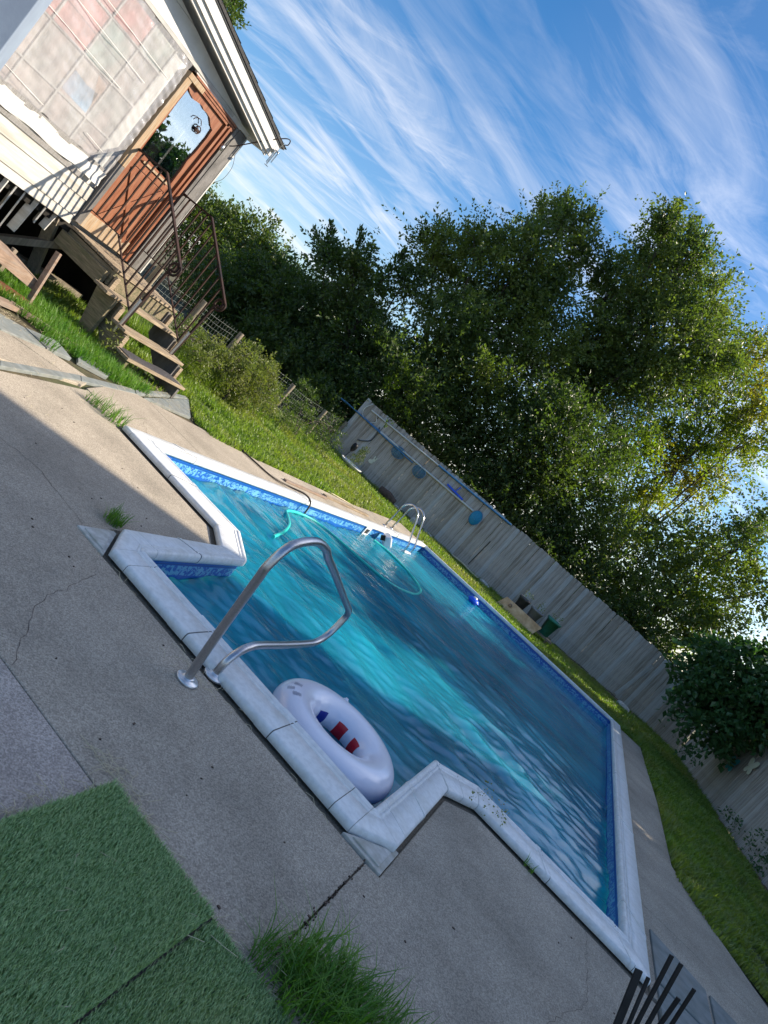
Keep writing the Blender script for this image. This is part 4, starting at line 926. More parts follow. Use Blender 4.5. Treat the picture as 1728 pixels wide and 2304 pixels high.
for i in range(24):
    y = 8.69-.145*i*2
    v0 = roofz(y,.216); MB().add([(-13.5,y-.29,roofz(y-.29,.217)),(-7.665,y-.29,roofz(y-.29,.217)),(-7.665,y,v0+.012),(-13.5,y,v0+.012),(-7.665,y,v0),(-13.5,y,v0)], [(0,1,2,3),(3,2,4,5)]).build('shingle_course', 'shingle', house)
roofslab('eave_board', -13.5,-7.78,8.52,8.56,-.06,.15,'cleanwhite')
# door surround
cas = MB().bx(-8.04,-7.955,6.90,7.00,1.90,3.27); cas.build('door_casing', 'casing', house, bevel=.004)
MB().bx(-8.04,-7.955,6.90,7.00,.98,1.896).build('door_casing', 'darkgrey', house, bevel=.004)
MB().bx(-8.04,-7.945,6.90,7.22,3.26,3.33).build('door_casing', 'casing', house, bevel=.004)
for j, (z0, z1, x1) in enumerate(((3.27,3.30,-7.975),(3.31,3.335,-7.965),(3.345,3.372,-7.955))):
    MB().bx(-8.05,x1,7.0,8.0,z0,z1).build('door_header', 'door', house)
MB().bx(-8.07,-7.985,7.0,8.0,3.30,3.38).build('door_header_recess', 'doordark', house)
for (y0,y1,x1,m_) in ((7.86,7.90,-7.975,'door'),(7.90,7.93,-7.995,'doordark'),(7.93,7.97,-7.965,'door'),(7.97,8.05,-8.03,'dark')):
    MB().bx(-8.07,x1,y0,y1,.95,3.30 if m_ != 'dark' else 3.38).build('door_jamb', m_, house)
MB().bx(-8.10,-8.0,8.055,8.11,.93,3.39).build('corner_board', 'darkgrey', house)
MB().bx(-8.10,-7.99,8.115,8.30,.93,3.39).build('corner_board', 'darkgrey', house)
MB().bx(-8.10,-7.984,8.302,8.325,.93,3.39).build('corner_trim', 'whitewood', house)
MB().bx(-9.5,-8.10,8.26,8.31,.90,3.45).build('end_wall', 'whitewood', house)
MB().bx(-9.3,-8.12,6.9,8.26,.90,3.4).build('door_room', 'dark', house) if False else None
door = yz_plate('door', [(7.0,.97),(7.86,.97),(7.86,3.27),(7.0,3.27)], [(7.07,2.20),(7.77,2.16),(7.765,2.40),(7.75,2.55),(7.765,2.70),(7.77,2.95),(7.755,3.08),(7.70,3.10),(7.65,3.13),(7.60,3.16),(7.52,3.17),(7.45,3.165),(7.38,3.18),(7.30,3.165),(7.22,3.145),(7.12,3.16),(7.06,3.19),(7.06,2.9),(7.07,2.7),(7.065,2.5)], -8.05,-8.012,'door',house, .003)
MB().bx(-8.04,-8.034,7.03,7.80,2.14,3.24).build('glass', 'glass', door)
MB().bx(-8.30,-8.28,6.95,7.9,1.9,3.4).build('curtain_back', mat('dim_room', (.05,.055,.06), (.09,.095,.10), sc=5, rough=.9), house)
mb = MB(); v = []
for i in range(25):
    for j in range(2):
        t_ = i/24
        ytop = 7.04+.55*t_; ybot = 7.30+.10*t_
        v.append((-8.16+.02*math.sin(i*1.7), ytop if j else ybot, 3.2 if j else 2.42))
mb.add(v, [(i*2,i*2+1,i*2+3,i*2+2) for i in range(24)], True); mb.build('curtain', mat('grey_curtain', (.16,.17,.18), (.22,.23,.24), sc=12, rough=.9), house)
MB().bx(-8.10,-8.09,7.47,7.50,2.16,3.05).build('reflection_strip', 'cleanwhite', house)  # pale strip stands in for a vertical reflection in the glass
# lower door: frame members, cross bars, grooves
for (a,b,c,d) in ((7.02,7.10,1.0,2.10),(7.76,7.84,1.0,2.10),(7.10,7.76,2.02,2.10),(7.10,7.76,1.0,1.10)): MB().bx(-8.013,-8.000,a,b,c,d).build('rail', 'door', door, bevel=.003)
for i in range(5): MB().bx(-8.0125,-8.007,7.105+i*.132,7.225+i*.132,1.11,2.01).build('panel_board', 'door', door, bevel=.003)
MB().bar((-7.998,7.12,1.13),(-7.998,7.74,1.99),.07,.012,up=(1,0,0)).build('cross_bar', 'door', door, bevel=.003)
MB().bar((-7.994,7.74,1.13),(-7.994,7.12,1.99),.07,.012,up=(1,0,0)).build('cross_bar', 'door', door, bevel=.003)
MB().bx(-8.012,-7.99,6.98,7.84,.97,1.18).build('kick_board', 'casing', door, bevel=.003)
MB().bar((-7.985,7.18,2.13),(-7.985,7.72,2.13),.02,.03).build('glass_bead', 'casing', door)
orn = thing('hanging_ornament', 'small brown round hanging ornament inside the door glass', 'ornament', (-8.0,7.55,2.95))
MB().tube([(-8.005+0*i,7.56+.05*math.cos(i/10*2*PI),2.93+.05*math.sin(i/10*2*PI)) for i in range(10)], .008, 6, closed=True).build('hoop', 'iron', orn)
MB().tube(spl([(-8.005,7.56,3.0),(-8.005,7.50,3.05),(-8.005,7.42,3.02),(-8.005,7.40,2.98)],3), .006, 5).build('hook', 'iron', orn)
MB().box((-8.005,7.56,2.92),(.02,.07,.05)).build('charm', 'iron', orn, bevel=.01)
# foundation posts, braces, skirting slats
for (a,b,w,m_) in (((-8.05,8.18,-.02),(-8.05,8.18,.90),.16,'beam'),((-8.35,7.2,.0),(-8.1,6.75,.9),.14,'postwood'),((-8.5,6.3,0),(-8.1,7.1,.62),.15,'postwood'),((-8.3,5.4,.0),(-8.2,5.4,.9),.12,'postwood'),((-8.6,6.9,.05),(-8.3,8.0,.1),.2,'postwood'),((-8.45,5.9,0),(-8.4,6.0,.45),.09,'postwood')):
    MB().bar(a,b,w,w*.6).build('support_post', m_, house)
r_ = random.Random(4); y = 4.6
while y < 6.75:
    w = r_.uniform(.085,.12); zb = .40+.06*math.sin(y*5)+(.20*(y > 6.4))
    MB().bar((-8.05,y,.895),(-8.07,y+r_.uniform(-.01,.02),zb),.018,w).build('skirting_board', 'whitewood', house); y += w+.045
# near wing / porch corner post at top left
pc = thing('porch_post', 'blue-grey painted boxed porch post at the top left corner', 'post', (-5.1,3.05,0))
MB().prism([(-5.02,3.17),(-5.35,2.72),(-5.75,3.0),(-5.35,3.45)][::-1], 0, 3.6).build('boxed_board', 'bluegrey', pc, bevel=.006)
MB().prism([(-5.10,2.98),(-5.42,2.55),(-5.50,2.62),(-5.2,3.02)][::-1], 0, 3.6).build('corner_board', 'bluegrey', pc, bevel=.006)
# wall bracket + chime + wire
bk = thing('plant_bracket', 'rusty curled bracket arm reaching out past the house corner under the eave', 'bracket', (-7.9,8.0,3.2))
MB().tube(spl([(-7.97,8.12,3.12),(-7.9,8.16,3.20),(-7.75,8.32,3.50),(-7.66,8.50,3.74),(-7.64,8.60,3.80),(-7.64,8.63,3.74),(-7.65,8.59,3.70)],5), .008, 6).build('arm', 'iron', bk)
MB().lathe([(0,0),(.03,0),(.03,.09),(0,.09)], (-7.96,8.02,2.98), 10).build('mount', 'steel2', bk)
wc = thing('wind_chime', 'small silver wind chime hanging from the eave corner', 'wind chime', (-7.65,8.52,3.5))
MB().tube([(-7.65,8.56,3.72),(-7.65,8.55,3.55)], .003, 4).build('cord', 'wire', wc)
MB().lathe([(0,.012),(.04,.012),(.04,0),(0,0)], (-7.65,8.55,3.545), 12).build('disc', 'steel', wc)
for i in range(5):
    a = i*2*PI/5; MB().tube([(-7.65+.03*math.cos(a),8.55+.03*math.sin(a),3.54),(-7.65+.03*math.cos(a),8.55+.03*math.sin(a),3.40-.02*i)], .007, 6).build('tube', 'steel', wc)
MB().lathe([(0,.01),(.04,.004),(.0,0)], (-7.65,8.55,3.30), 6).build('sail', 'steel2', wc)
MB().tube([(-7.65,8.55,3.545),(-7.65,8.55,3.305)], .002, 4).build('cord', 'wire', wc)
MB().tube(spl([(-7.99,8.33,3.10),(-7.98,8.42,2.95),(-7.98,8.42,2.75),(-7.98,8.33,2.62)],5), .0035, 4).build('cable', 'seam', label='thin dark cable dangling from the house corner', category='cable')

# ------------------------------------------------------------------ steps
st = thing('wooden_steps', 'weathered wooden porch steps of four treads leading from the brown door to the lawn', 'steps', (-7,7.5,0))
r_ = random.Random(9)
for i in range(7):
    x0 = -7.99+i*.149; MB().bx(x0,x0+.143,6.94,8.20+r_.uniform(-.01,.02),.845-.003*i+.035,.88-.003*i+.035+.003).build('plank', 'step', st, bevel=.004)
def tread(xf, z, y0, y1, n=2, w=.14):
    for i in range(n):
        x1 = xf-i*(w+.006); MB().bx(x1-w,x1,y0+r_.uniform(-.015,.015),y1+r_.uniform(-.015,.02),z-.038,z+.001*i).build('plank', 'step', st, bevel=.004)
tread(-6.65,.655,6.72,8.20); tread(-6.30,.425,6.95,8.20); tread(-6.00,.205,6.95,8.18)
MB().bar((-8.0,6.985,.775),(-6.98,6.985,.765),.05,.17).build('side_beam', 'beam', st, bevel=.004)
MB().bar((-8.0,6.90,.70),(-7.02,6.90,.70),.07,.20).build('side_beam', 'beam', st, bevel=.004)
MB().bx(-7.02,-6.975,6.95,8.18,.66,.86).build('riser_board', 'beam', st)
for y in (7.02,8.12):   # stringers
    v = [(-7.02,.84),(-6.93,.62),(-6.62,.40),(-6.32,.17),(-6.02,.0),(-6.36,-.03),(-7.02,.45)]
    v = [(-7.02,.84),(-6.95,.82),(-6.95,.61),(-6.60,.61),(-6.60,.385),(-6.28,.385),(-6.28,.165),(-6.04,.165),(-6.04,-.02),(-6.40,-.02),(-7.02,.42)]
    n_ = len(v); mb = MB(); mb.add([(x,y-.022,z) for x,z in v]+[(x,y+.022,z) for x,z in v], [tuple(range(n_))[::-1], tuple(range(n_,2*n_))]+[(i,(i+1) % n_,n_+(i+1) % n_,n_+i) for i in range(n_)])
    mb.build('stringer', 'beam' if y < 7.5 else 'darkgrey', st)  # far stringer coloured dark grey for the shadow on its inside
MB().add([(-7.02,6.88,.61),(-6.64,6.88,.61),(-6.66,6.88,-.03),(-6.84,6.88,-.03),(-7.02,6.93,.61),(-6.64,6.93,.61),(-6.66,6.93,-.03),(-6.84,6.93,-.03)], [(0,3,2,1),(4,5,6,7),(0,1,5,4),(1,2,6,5),(2,3,7,6),(3,0,4,7)]).build('post', 'beam', st, bevel=.004)
for (x,z,h) in ((-6.92,.62,.20),(-6.58,.40,.19),(-6.26,.18,.19)):
    MB().bx(x-.03,x+.01,6.96,7.03,z,z+h).build('cleat', 'step', st); MB().bx(x-.03,x+.01,8.14,8.2,z,z+h).build('cleat', 'step', st)
v = []
for i in range(22):
    y = 6.98+1.12*i/21
    for x, dz in ((-6.30,.0),(-6.15,.004),(-6.035,.0)): v.append((x, y, .213+dz+.006*math.sin(y*9)))
    # rolled outer edge
mb = MB(); mb.add(v+[(a,b,c-.012) for a,b,c in v], [(i*3+j,i*3+j+1,(i+1)*3+j+1,(i+1)*3+j) for i in range(21) for j in range(2)]+[(66+i*3,66+(i+1)*3,(i+1)*3,i*3) for i in range(21)]+[(i*3+2,(i+1)*3+2,66+(i+1)*3+2,66+i*3+2) for i in range(21)])
mb.build('door_mat', 'mat', label='dark ribbed rubber mat lying on the lowest wooden step', category='mat')

def railing(label, y, base_z):
    t = thing('iron_railing', label, 'railing', (-6.43,y,base_z), 'rusty iron railings of the porch steps')
    top = [(-7.97,2.195),(-7.37,2.20),(-6.29,1.43)]
    MB().bar((-7.97,y,2.195),(-7.37,y,2.20),.045,.022).build('top_rail', 'iron', t)
    MB().bar((-7.37,y,2.20),(-6.29,y,1.43),.045,.022).build('top_rail', 'iron', t)
    MB().bar((-7.97,y,1.22),(-7.37,y,1.22),.03,.012).build('lower_rail', 'iron', t)
    MB().bar((-7.37,y,1.22),(-6.47,y,.60),.03,.012).build('lower_rail', 'iron', t)
    sp = [(-6.29,y,1.43)]
    for i in range(22):
        a = .35-i/21*2*PI*1.4; rr = .10-.065*i/21; sp.append((-6.36+rr*math.cos(a), y, 1.375+rr*math.sin(a)))
    MB().tube(sp, .017, 8).build('scroll', 'iron', t)
    MB().bar((-6.40,y,1.34),(-6.45,y,base_z),.03,.03).build('newel', 'iron', t)
    if base_z < .5: MB().tube([(-6.43,y-.03,.82),(-6.455,y-.03,base_z-.06)], .022, 10).build('sleeve', 'steel2', t)
    x = -7.86; k = 0
    while x < -6.48:
        def zt(x): return 2.19 if x < -7.37 else 2.19-(x+7.37)*.713
        def zl(x): return 1.22 if x < -7.37 else 1.22-(x+7.37)*.689
        MB().bar((x,y,zl(x)),(x,y,zt(x)),.018,.018).build('baluster', 'iron', t); x += .135
    MB().tube([(-8.0,y,2.195),(-7.94,y,2.195)], .02, 8).build('wall_mount', 'iron', t)
    return t
railing('nearer rusty iron railing of the porch steps with a curled end', 7.0, .37)
railing('farther iron railing of the porch steps, seen against the trees', 8.06, .43)

# old bench by the crawlspace
ob = thing('old_wooden_bench', 'broken old wooden bench with curved seat beside the crawlspace', 'bench', (-6.9,5.6,0))
k = 10; v = []
for i in range(k+1):
    t_ = i/k; y = 4.4+1.6*t_; z = .50-.20*t_+.03*math.sin(t_*PI)
    v += [(-7.35,y,z+.03),(-6.76+.05*math.sin(t_*PI),y,z),(-6.75+.05*math.sin(t_*PI),y,z-.12)]
mb = MB().add(v, [(i*3,i*3+1,i*3+4,i*3+3) for i in range(k)]+[(i*3+1,i*3+2,i*3+5,i*3+4) for i in range(k)])
mb.add([(-7.35,5.0+0,.0)]*0, [])
mb.build('seat', 'redgrey', ob)
MB().bar((-6.66,5.95,-.02),(-6.76,5.95,.70),.035,.075).build('leg', 'redgrey', ob, bevel=.004)
MB().bar((-7.3,5.95,.0),(-7.3,5.95,.38),.05,.05).build('leg', 'postwood', ob)
k = 8; v = []
for i in range(k+1):
    t_ = i/k; y = 4.6+1.45*t_; z = .10+.05*math.sin(t_*PI)-.03*t_
    v += [(-6.68,y,z),(-6.64,y,z),(-6.64,y,z-.09),(-6.68,y,z-.09)]
MB().add(v, [(i*4+j,i*4+(j+1) % 4,(i+1)*4+(j+1) % 4,(i+1)*4+j) for i in range(k) for j in range(4)]+[(0,3,2,1),(k*4,k*4+1,k*4+2,k*4+3)]).build('runner', 'doordark', ob)

# ================================================================== GROUND CLUTTER AND NEAR GRASS
def amat(name, label, x0, x1, y0, y1, z, n, h, seed):
    t = thing(name, label, 'grass mat', ((x0+x1)/2,(y0+y1)/2,0), 'artificial grass mats')
    MB().bx(x0,x1,y0,y1,z,z+.006).build('backing', 'turfback', t)
    P = np.stack([rng.uniform(x0,x1,n), rng.uniform(y0,y1,n), np.full(n,z+.006)],1)
    # ragged front edges
    V, F = blades(P, h, .0034, .7, wind=(-.15,.38)); o = link('pile', fastmesh('pile', V, F, 'turf'), t); o['kind'] = 'stuff'
amat('artificial_grass_mat', 'larger thick green artificial grass mat at the lower left corner', -.855,-.262,.75,2.325,.022, 80000, .028, 1)
amat('artificial_grass_mat', 'thinner artificial grass mat at the bottom, right of the larger mat', -.258,.30,.9,2.34,.004, 48000, .023, 2)
MB().bx(-.262,-.254,.9,2.33,.004,.024).build('mat_seam', 'dark', label='dark seam between the two grass mats', category='seam')
V, F = fan(.17,2.58,420,.18,.175,.007,1.2); V2, F2 = fan(.28,2.52,380,.27,.13,.006,1.5); V3, F3 = fan(.03,2.47,220,.15,.12,.005,1.7); V4, F4 = fan(.44,2.74,260,.17,.12,.005,1.6)
Vs, Fs, o_ = [], [], 0
for a, b in ((V,F),(V2,F2),(V3,F3),(V4,F4)): Vs.append(a); Fs.append(b+o_); o_ += len(a)
link('grass_tuft', fastmesh('grass_tuft', np.concatenate(Vs), np.concatenate(Fs), 'grassB'), kind='stuff', label='lush long-bladed grass tuft at the bottom edge beside the mats', category='grass')
def tuftw(label, cx, cy, n, r, h, w=.006, lean=1.3, m_='grassB'):
    V, F = fan(cx,cy,n,r,h,w,lean); link('weed_tuft', fastmesh('weed_tuft', V, F, m_), kind='stuff', label=label, category='weeds', group='weeds growing out of the deck joints')
tuftw('grass weed at the tip of the near left coping corner', -4.40,5.44,90,.12,.22)
tuftw('grass weed in the joint left of the coping tip', -4.62,5.36,70,.10,.14)
tuftw('feathery weed at the back left corner of the step bay', -2.66,3.92,110,.07,.13, lean=1.0)
tuftw('grass weed on the flagstone by the slate border', -5.66,5.55,60,.10,.20)
tuftw('grass weed beside the right coping edge', .78,5.36,14,.05,.10)
def leafy(name, label, lobes, leaf, n, size, cat='weeds', **k):
    V, F = crown_leaves(lobes, n, size, **k); return link(name, fastmesh(name, V, F, leaf), label=label, category=cat, kind='stuff')
leafy('leafy_weed', 'small leafy sprig growing over the coping right of the step bay', [(.22,5.36,.08,.10),(.38,5.42,.10,.09)], 'leaf_shrub', 900, .022, spray=.16, per=7, updir=.6)
leafy('leafy_weed', 'leafy green weed beside the lowest step', [(-6.28,6.86,.14,.13),(-6.33,6.84,.34,.09)], 'leaf_shrub', 1200, .05, spray=.12, per=5)
# dry straw stems
mb = MB(); r_ = random.Random(12)
def stem(x, y, l, a, z=.006):
    p = [Vector((x,y,z)), Vector((x+l*.5*math.cos(a), y+l*.5*math.sin(a), z+.012)), Vector((x+l*math.cos(a+.3), y+l*math.sin(a+.3), z+.003))]; mb.tube(p, .0011, 4, cap=False)
for i in range(46): stem(-.86+r_.gauss(0,.10), 2.36+abs(r_.gauss(0,.05)), r_.uniform(.05,.16), r_.uniform(0,6.3))
for i in range(60): stem(-.87+r_.gauss(0,.02), 2.3-r_.uniform(0,.6), r_.uniform(.04,.12), r_.uniform(0,6.3))
for i in range(70): stem(r_.uniform(-.86,.1), 2.345+abs(r_.gauss(0,.012)), r_.uniform(.03,.10), r_.gauss(0,.5))
for i in range(16): stem(-.55+r_.gauss(0,.35), 2.0+r_.gauss(0,.25), r_.uniform(.05,.12), r_.uniform(0,6.3), .036)
for i in range(26): stem(r_.uniform(-.1,.1), 2.5+r_.gauss(0,.12), r_.uniform(.04,.12), r_.uniform(0,6.3))
for i in range(12):
    s = r_.uniform(0,1); stem(-2.3+2.1*s, 3.49+r_.gauss(0,.018), r_.uniform(.03,.10), r_.uniform(0,6.3))
for i in range(50): stem(-4.6+r_.gauss(0,.5), 4.9+r_.gauss(0,.6), r_.uniform(.03,.07), r_.uniform(0,6.3))
for i in range(30): stem(-1.3+r_.gauss(0,.13), 3.45+r_.gauss(0,.12), r_.uniform(.04,.10), r_.uniform(0,6.3))
mb.build('dry_clippings', 'straw', kind='stuff', label='pale dry grass stems scattered on the concrete', category='clippings')
mb = MB()
for i in range(900):
    x = -6.1+r_.gauss(0,.28); y = 7.1+r_.gauss(0,.5); a = r_.uniform(0,6.3); l = r_.uniform(.03,.09); mb.tube([(x,y,.0),(x+l*math.cos(a),y+l*math.sin(a),.02)], .0013, 3, cap=False)
for i in range(240):
    x = -6.0+r_.gauss(0,.10); y = 4.95+r_.gauss(0,.25); a = r_.uniform(0,6.3); l = r_.uniform(.02,.06); mb.tube([(x,y,.01),(x+l*math.cos(a),y+l*math.sin(a),.02)], .0013, 3, cap=False)
mb.build('dry_clippings', 'straw', kind='stuff', label='dry straw clippings under the bottom step and by the flagstones', category='clippings')
mb = MB()
for i in range(60):
    x = r_.uniform(-4.5,1.6); y = r_.uniform(2.4,5.2)
    if -2.6 < x < .1 and y > 3.5: continue
    mb.box((x,y,.003), (r_.uniform(.004,.016),r_.uniform(.004,.012),.004), Matrix.Rotation(r_.uniform(0,3),3,'Z'))
for i in range(60):
    y = r_.uniform(2.55,3.55); mb.box((-.028+r_.gauss(0,.008),y,.002), (.007,.009,.005))
mb.build('debris', 'log', kind='stuff', label='dark bits of leaf litter scattered on the concrete deck', category='leaf litter')
MB().tube(spl([(-5.22,8.9,.015),(-4.9,8.92,.02),(-4.58,9.05,.02),(-4.42,9.35,.04),(-4.2,9.48,.10),(-4.02,9.42,.07),(-3.98,9.40,-.10)],6), .013, 8).build('garden_hose', 'brownhose', label='dark brown hose running from the lawn over the left coping into the pool', category='hose')
bdz = thing('deck_boards', 'two weathered boards lying end to end along the left deck', 'boards', (-4.8,11,0))
MB().bar((-4.66,9.6,.02),(-4.62,11.2,.02),.06,.03).build('board', 'redgrey', bdz, bevel=.003); MB().bar((-4.72,11.3,.02),(-4.62,13.4,.02),.09,.03).build('board', 'step', bdz, bevel=.003)
MB().tube(spl([(-5.05,11.9,.01),(-4.9,12.3,.03),(-4.88,12.8,.01),(-4.7,13.0,.01)],4), .008, 6).build('garden_hose', 'straw', label='thin pale cord lying on the far left deck by the ladder', category='cord')

mb = MB(); r_ = random.Random(31)
def crack(p, w=.0028):
    P = [Vector((*a, .0012)) for a in p]; Q = []
    for a, b in zip(P[:-1], P[1:]):
        n_ = max(2, int((b-a).length/.05)); d_ = (b-a).normalized(); s_ = Vector((-d_.y,d_.x,0))
        Q += [a.lerp(b, i/n_)+s_*r_.gauss(0,.008) for i in range(n_)]
    Q.append(P[-1]); v = []
    for i, q_ in enumerate(Q):
        d_ = (Q[min(i+1,len(Q)-1)]-Q[max(i-1,0)]).normalized(); s_ = Vector((-d_.y,d_.x,0))*w*r_.uniform(.3,1); v += [q_-s_, q_+s_]
    mb.add(v, [(2*i,2*i+2,2*i+3,2*i+1) for i in range(len(Q)-1)])
crack([(-2.58,3.58),(-3.1,3.62),(-3.7,3.35),(-4.6,3.5)]); crack([(-1.5,2.3),(-1.9,2.75),(-2.1,3.3)], .0018); crack([(1.2,2.6),(1.0,3.6),(1.35,4.5),(1.3,5.35)], .0018); crack([(-4.3,5.9),(-4.7,6.2),(-5.0,6.1)], .002)
crack([(-4.32,10.3),(-4.7,10.5),(-5.0,10.4)], .003); crack([(1.87,8.3),(2.2,8.2),(2.7,8.5)], .003)
mb.build('deck_cracks', 'log', kind='stuff', label='thin dark cracks running across the concrete deck', category='cracks')
# black slatted chair, lower right corner
ch = thing('metal_chair', 'black slatted metal garden chair at the bottom right corner', 'chair', (1.5,3.8,0))
ro = Vector((-.50,.0,.0))
bars = [((1.50,4.78,.26),(1.61,4.74,-.06),.050),((1.57,4.81,.26),(1.67,4.76,-.06),.024),((1.58,4.83,.45),(1.71,4.80,-.05),.028),((1.65,4.85,.45),(1.765,4.82,-.05),.028),((1.77,4.87,.29),(1.82,4.86,-.05),.028),((1.80,4.89,.39),(1.88,4.88,-.05),.024)]
for a, b, w in bars:
    c = Vector((0,0,1.7)); a = c+(Vector(a)-c)*.8125; b = c+(Vector(b)-c)*.8125; b = a+(b-a)*(1+.12/(a-b).length)
    MB().bar(a, b, w*.75, .012, up=(-.31,.95,0)).build('slat', 'blackiron', ch, bevel=.002)
MB().bar((1.27,3.84,.12),(1.72,3.98,.12),.03,.05).build('back_rail', 'blackiron', ch)
MB().bx(1.30,1.72,3.52,3.90,.10,.13).build('seat', 'blackiron', ch, bevel=.01)
for q_ in ((1.32,3.55),(1.69,3.55),(1.32,3.86),(1.69,3.9)): MB().bar((*q_,.0),(*q_,.11),.03,.03).build('leg', 'blackiron', ch)

# ================================================================== TREES
LOBES = [
('far_hill','olive',[(-23.65, 24.1, 2.94, 0.84), (-23.35, 25.47, 2.97, 0.97), (-21.67, 23.58, 1.93, 1.09), (-22.26, 25.2, 3.04, 0.86), (-20.33, 24.71, 3.44, 0.83), (-21.54, 26.33, 2.51, 1.18), (-19.36, 25.52, 3.05, 0.75), (-21.75, 25.85, 1.57, 1.36)]),
('hedge','dark',[(-16.05, 21.19, 1.83, 1.17), (-16.36, 22.45, 2.73, 0.9), (-14.09, 20.82, 2.27, 1.12), (-15.27, 22.01, 1.2, 1.36), (-15.76, 20.66, 0.97, 0.92), (-14.13, 23.36, 1.42, 1.49), (-13.67, 21.82, 0.47, 1.25), (-14.59, 23.07, 3.07, 0.98), (-14.14, 20.6, 0.37, 0.9)]),
('sprig','elm',[(-12.97, 20.3, 3.93, 0.86), (-12.62, 21.71, 4.19, 0.91), (-14.19, 20.58, 4.36, 0.41), (-12.71, 19.93, 4.62, 0.48), (-12.28, 22.29, 5.54, 0.61), (-11.74, 20.6, 2.94, 1.22), (-11.32, 22.07, 2.95, 1.1), (-9.29, 20.32, 2.66, 1.24), (-11.6, 21.1, 1.18, 1.18), (-10.3, 20.36, 1.15, 0.84)]),
('big','elm',[(-12.48, 22.92, 7.15, 0.86), (-12.05, 24.32, 7.06, 1.31), (-10.99, 22.45, 8.08, 0.9), (-10.34, 24.35, 8.08, 1.52), (-10.05, 23.41, 9.32, 0.92), (-11.01, 25.41, 11.18, 0.8), (-9.85, 24.18, 10.94, 0.81), (-9.19, 25.64, 10.67, 0.74), (-10.06, 22.46, 5.28, 1.43), (-9.31, 24.52, 6.43, 1.92), (-8.76, 23.31, 4.28, 1.68), (-9.36, 25.66, 8.45, 1.16), (-7.49, 24.54, 6.99, 1.25), (-9.73, 24.68, 3.22, 1.31), (-9.01, 24.92, 9.34, 0.72)]),
('tower','elm',[(-7.71, 26.24, 13.83, 0.58), (-7.75, 27.45, 13.41, 0.88), (-6.22, 25.58, 12.9, 0.75), (-6.48, 27.13, 12.38, 1.25), (-4.87, 26.47, 12.13, 0.96), (-7.99, 27.57, 12.22, 0.69), (-7.69, 25.91, 10.62, 0.81), (-6.92, 27.42, 10.48, 1.36), (-4.87, 25.75, 10.33, 1.56), (-3.93, 27.88, 11.62, 1.0), (-6.84, 25.46, 8.72, 0.96), (-6.25, 27.72, 8.23, 1.72), (-4.47, 26.75, 8.58, 1.46), (-3.72, 28.45, 10.27, 1.27), (-2.86, 26.45, 10.75, 0.62), (-6.53, 26.53, 6.88, 1.33)]),
('yellow','yellow',[(-2.79, 30.99, 13.44, 1.0), (-2.32, 32.31, 12.43, 1.13), (-1.25, 30.29, 12.02, 1.05), (-2.2, 31.51, 10.52, 1.11), (-0.66, 30.89, 10.85, 1.07), (-0.62, 32.93, 10.01, 1.14), (-2.06, 30.78, 9.19, 1.09), (-2.19, 31.87, 7.9, 1.13), (-3.45, 29.07, 7.3, 0.88), (-3.37, 30.93, 8.64, 0.74), (-2.24, 29.83, 5.69, 1.25), (-0.8, 32.66, 8.01, 0.95), (-1.83, 30.36, 4.45, 1.27)]),
('mid','dark',[(-6.67, 23.44, 4.0, 1.5), (-6.83, 24.5, 2.55, 1.26), (-5.02, 22.94, 4.22, 1.58), (-3.52, 25.11, 4.06, 1.38), (-4.19, 23.59, 2.76, 1.32), (-5.85, 25.11, 2.27, 0.8), (-2.26, 24.74, 2.65, 1.35), (-3.99, 25.76, 5.69, 1.1), (-5.0, 23.06, 5.23, 1.01), (-2.86, 25.11, 1.96, 0.77)]),
('right','elm',[(-0.1, 26.69, 4.41, 1.25), (0.7, 28.37, 5.76, 1.15), (1.58, 26.39, 6.31, 0.9), (1.83, 28.32, 7.84, 0.72), (0.38, 26.17, 2.93, 1.45), (1.78, 28.89, 4.34, 1.57), (2.98, 27.81, 5.42, 1.25), (-0.5, 27.62, 2.38, 1.15), (-0.08, 25.33, 1.46, 0.9), (2.0, 27.82, 2.54, 0.96), (3.07, 27.1, 3.4, 0.92)]),
]
INFO = {
 'far_hill': ('hazy olive-green trees on the rise far behind the porch steps', (-22,25.5,-1), dict(dens=130,size=.16,leaf='leaf_olive')),
 'hedge': ('dark dense tree mass behind the wire fence', (-15,22,0), dict(dens=150,size=.145,core=70,leaf='leaf_dark')),
 'sprig': ('dark tree with three tall leafy sprigs against the sky above the fence end', (-11.3,21.2,0), dict(dens=105,size=.135,core=70,leaf='leaf_dark')),
 'big': ('large rounded elm rising behind the middle of the back fence', (-9.6,24.2,0), dict(dens=125,size=.14,core=65,leaf='leaf_elm',trunk_r=.20)),
 'tower': ('tallest elm with a tower-like top right of the large elm', (-6.2,27,0), dict(dens=130,size=.145,core=65,leaf='leaf_elm',trunk_r=.20)),
 'yellow': ('thin-crowned tree with yellowing leaves at the right edge', (-1.6,31.2,0), dict(dens=75,size=.15,core=30,leaf='leaf_yellow',trunk_r=.16,gap=.25)),
 'mid': ('dark lower tree directly behind the back fence', (-4.9,24,0), dict(dens=130,size=.14,core=70,leaf='leaf_dark',gap=.12)),
 'right': ('bushy tree behind the right end of the back fence', (1.0,27.3,0), dict(dens=80,size=.145,core=55,leaf='leaf_elm',gap=.2)),
}
for k_, kind, lobes in LOBES:
    lab, base, kw = INFO[k_]
    tree('tree', lab, lobes, base, kw.pop('leaf'), group='trees behind the fences', per=22, spray=1.35, **kw)
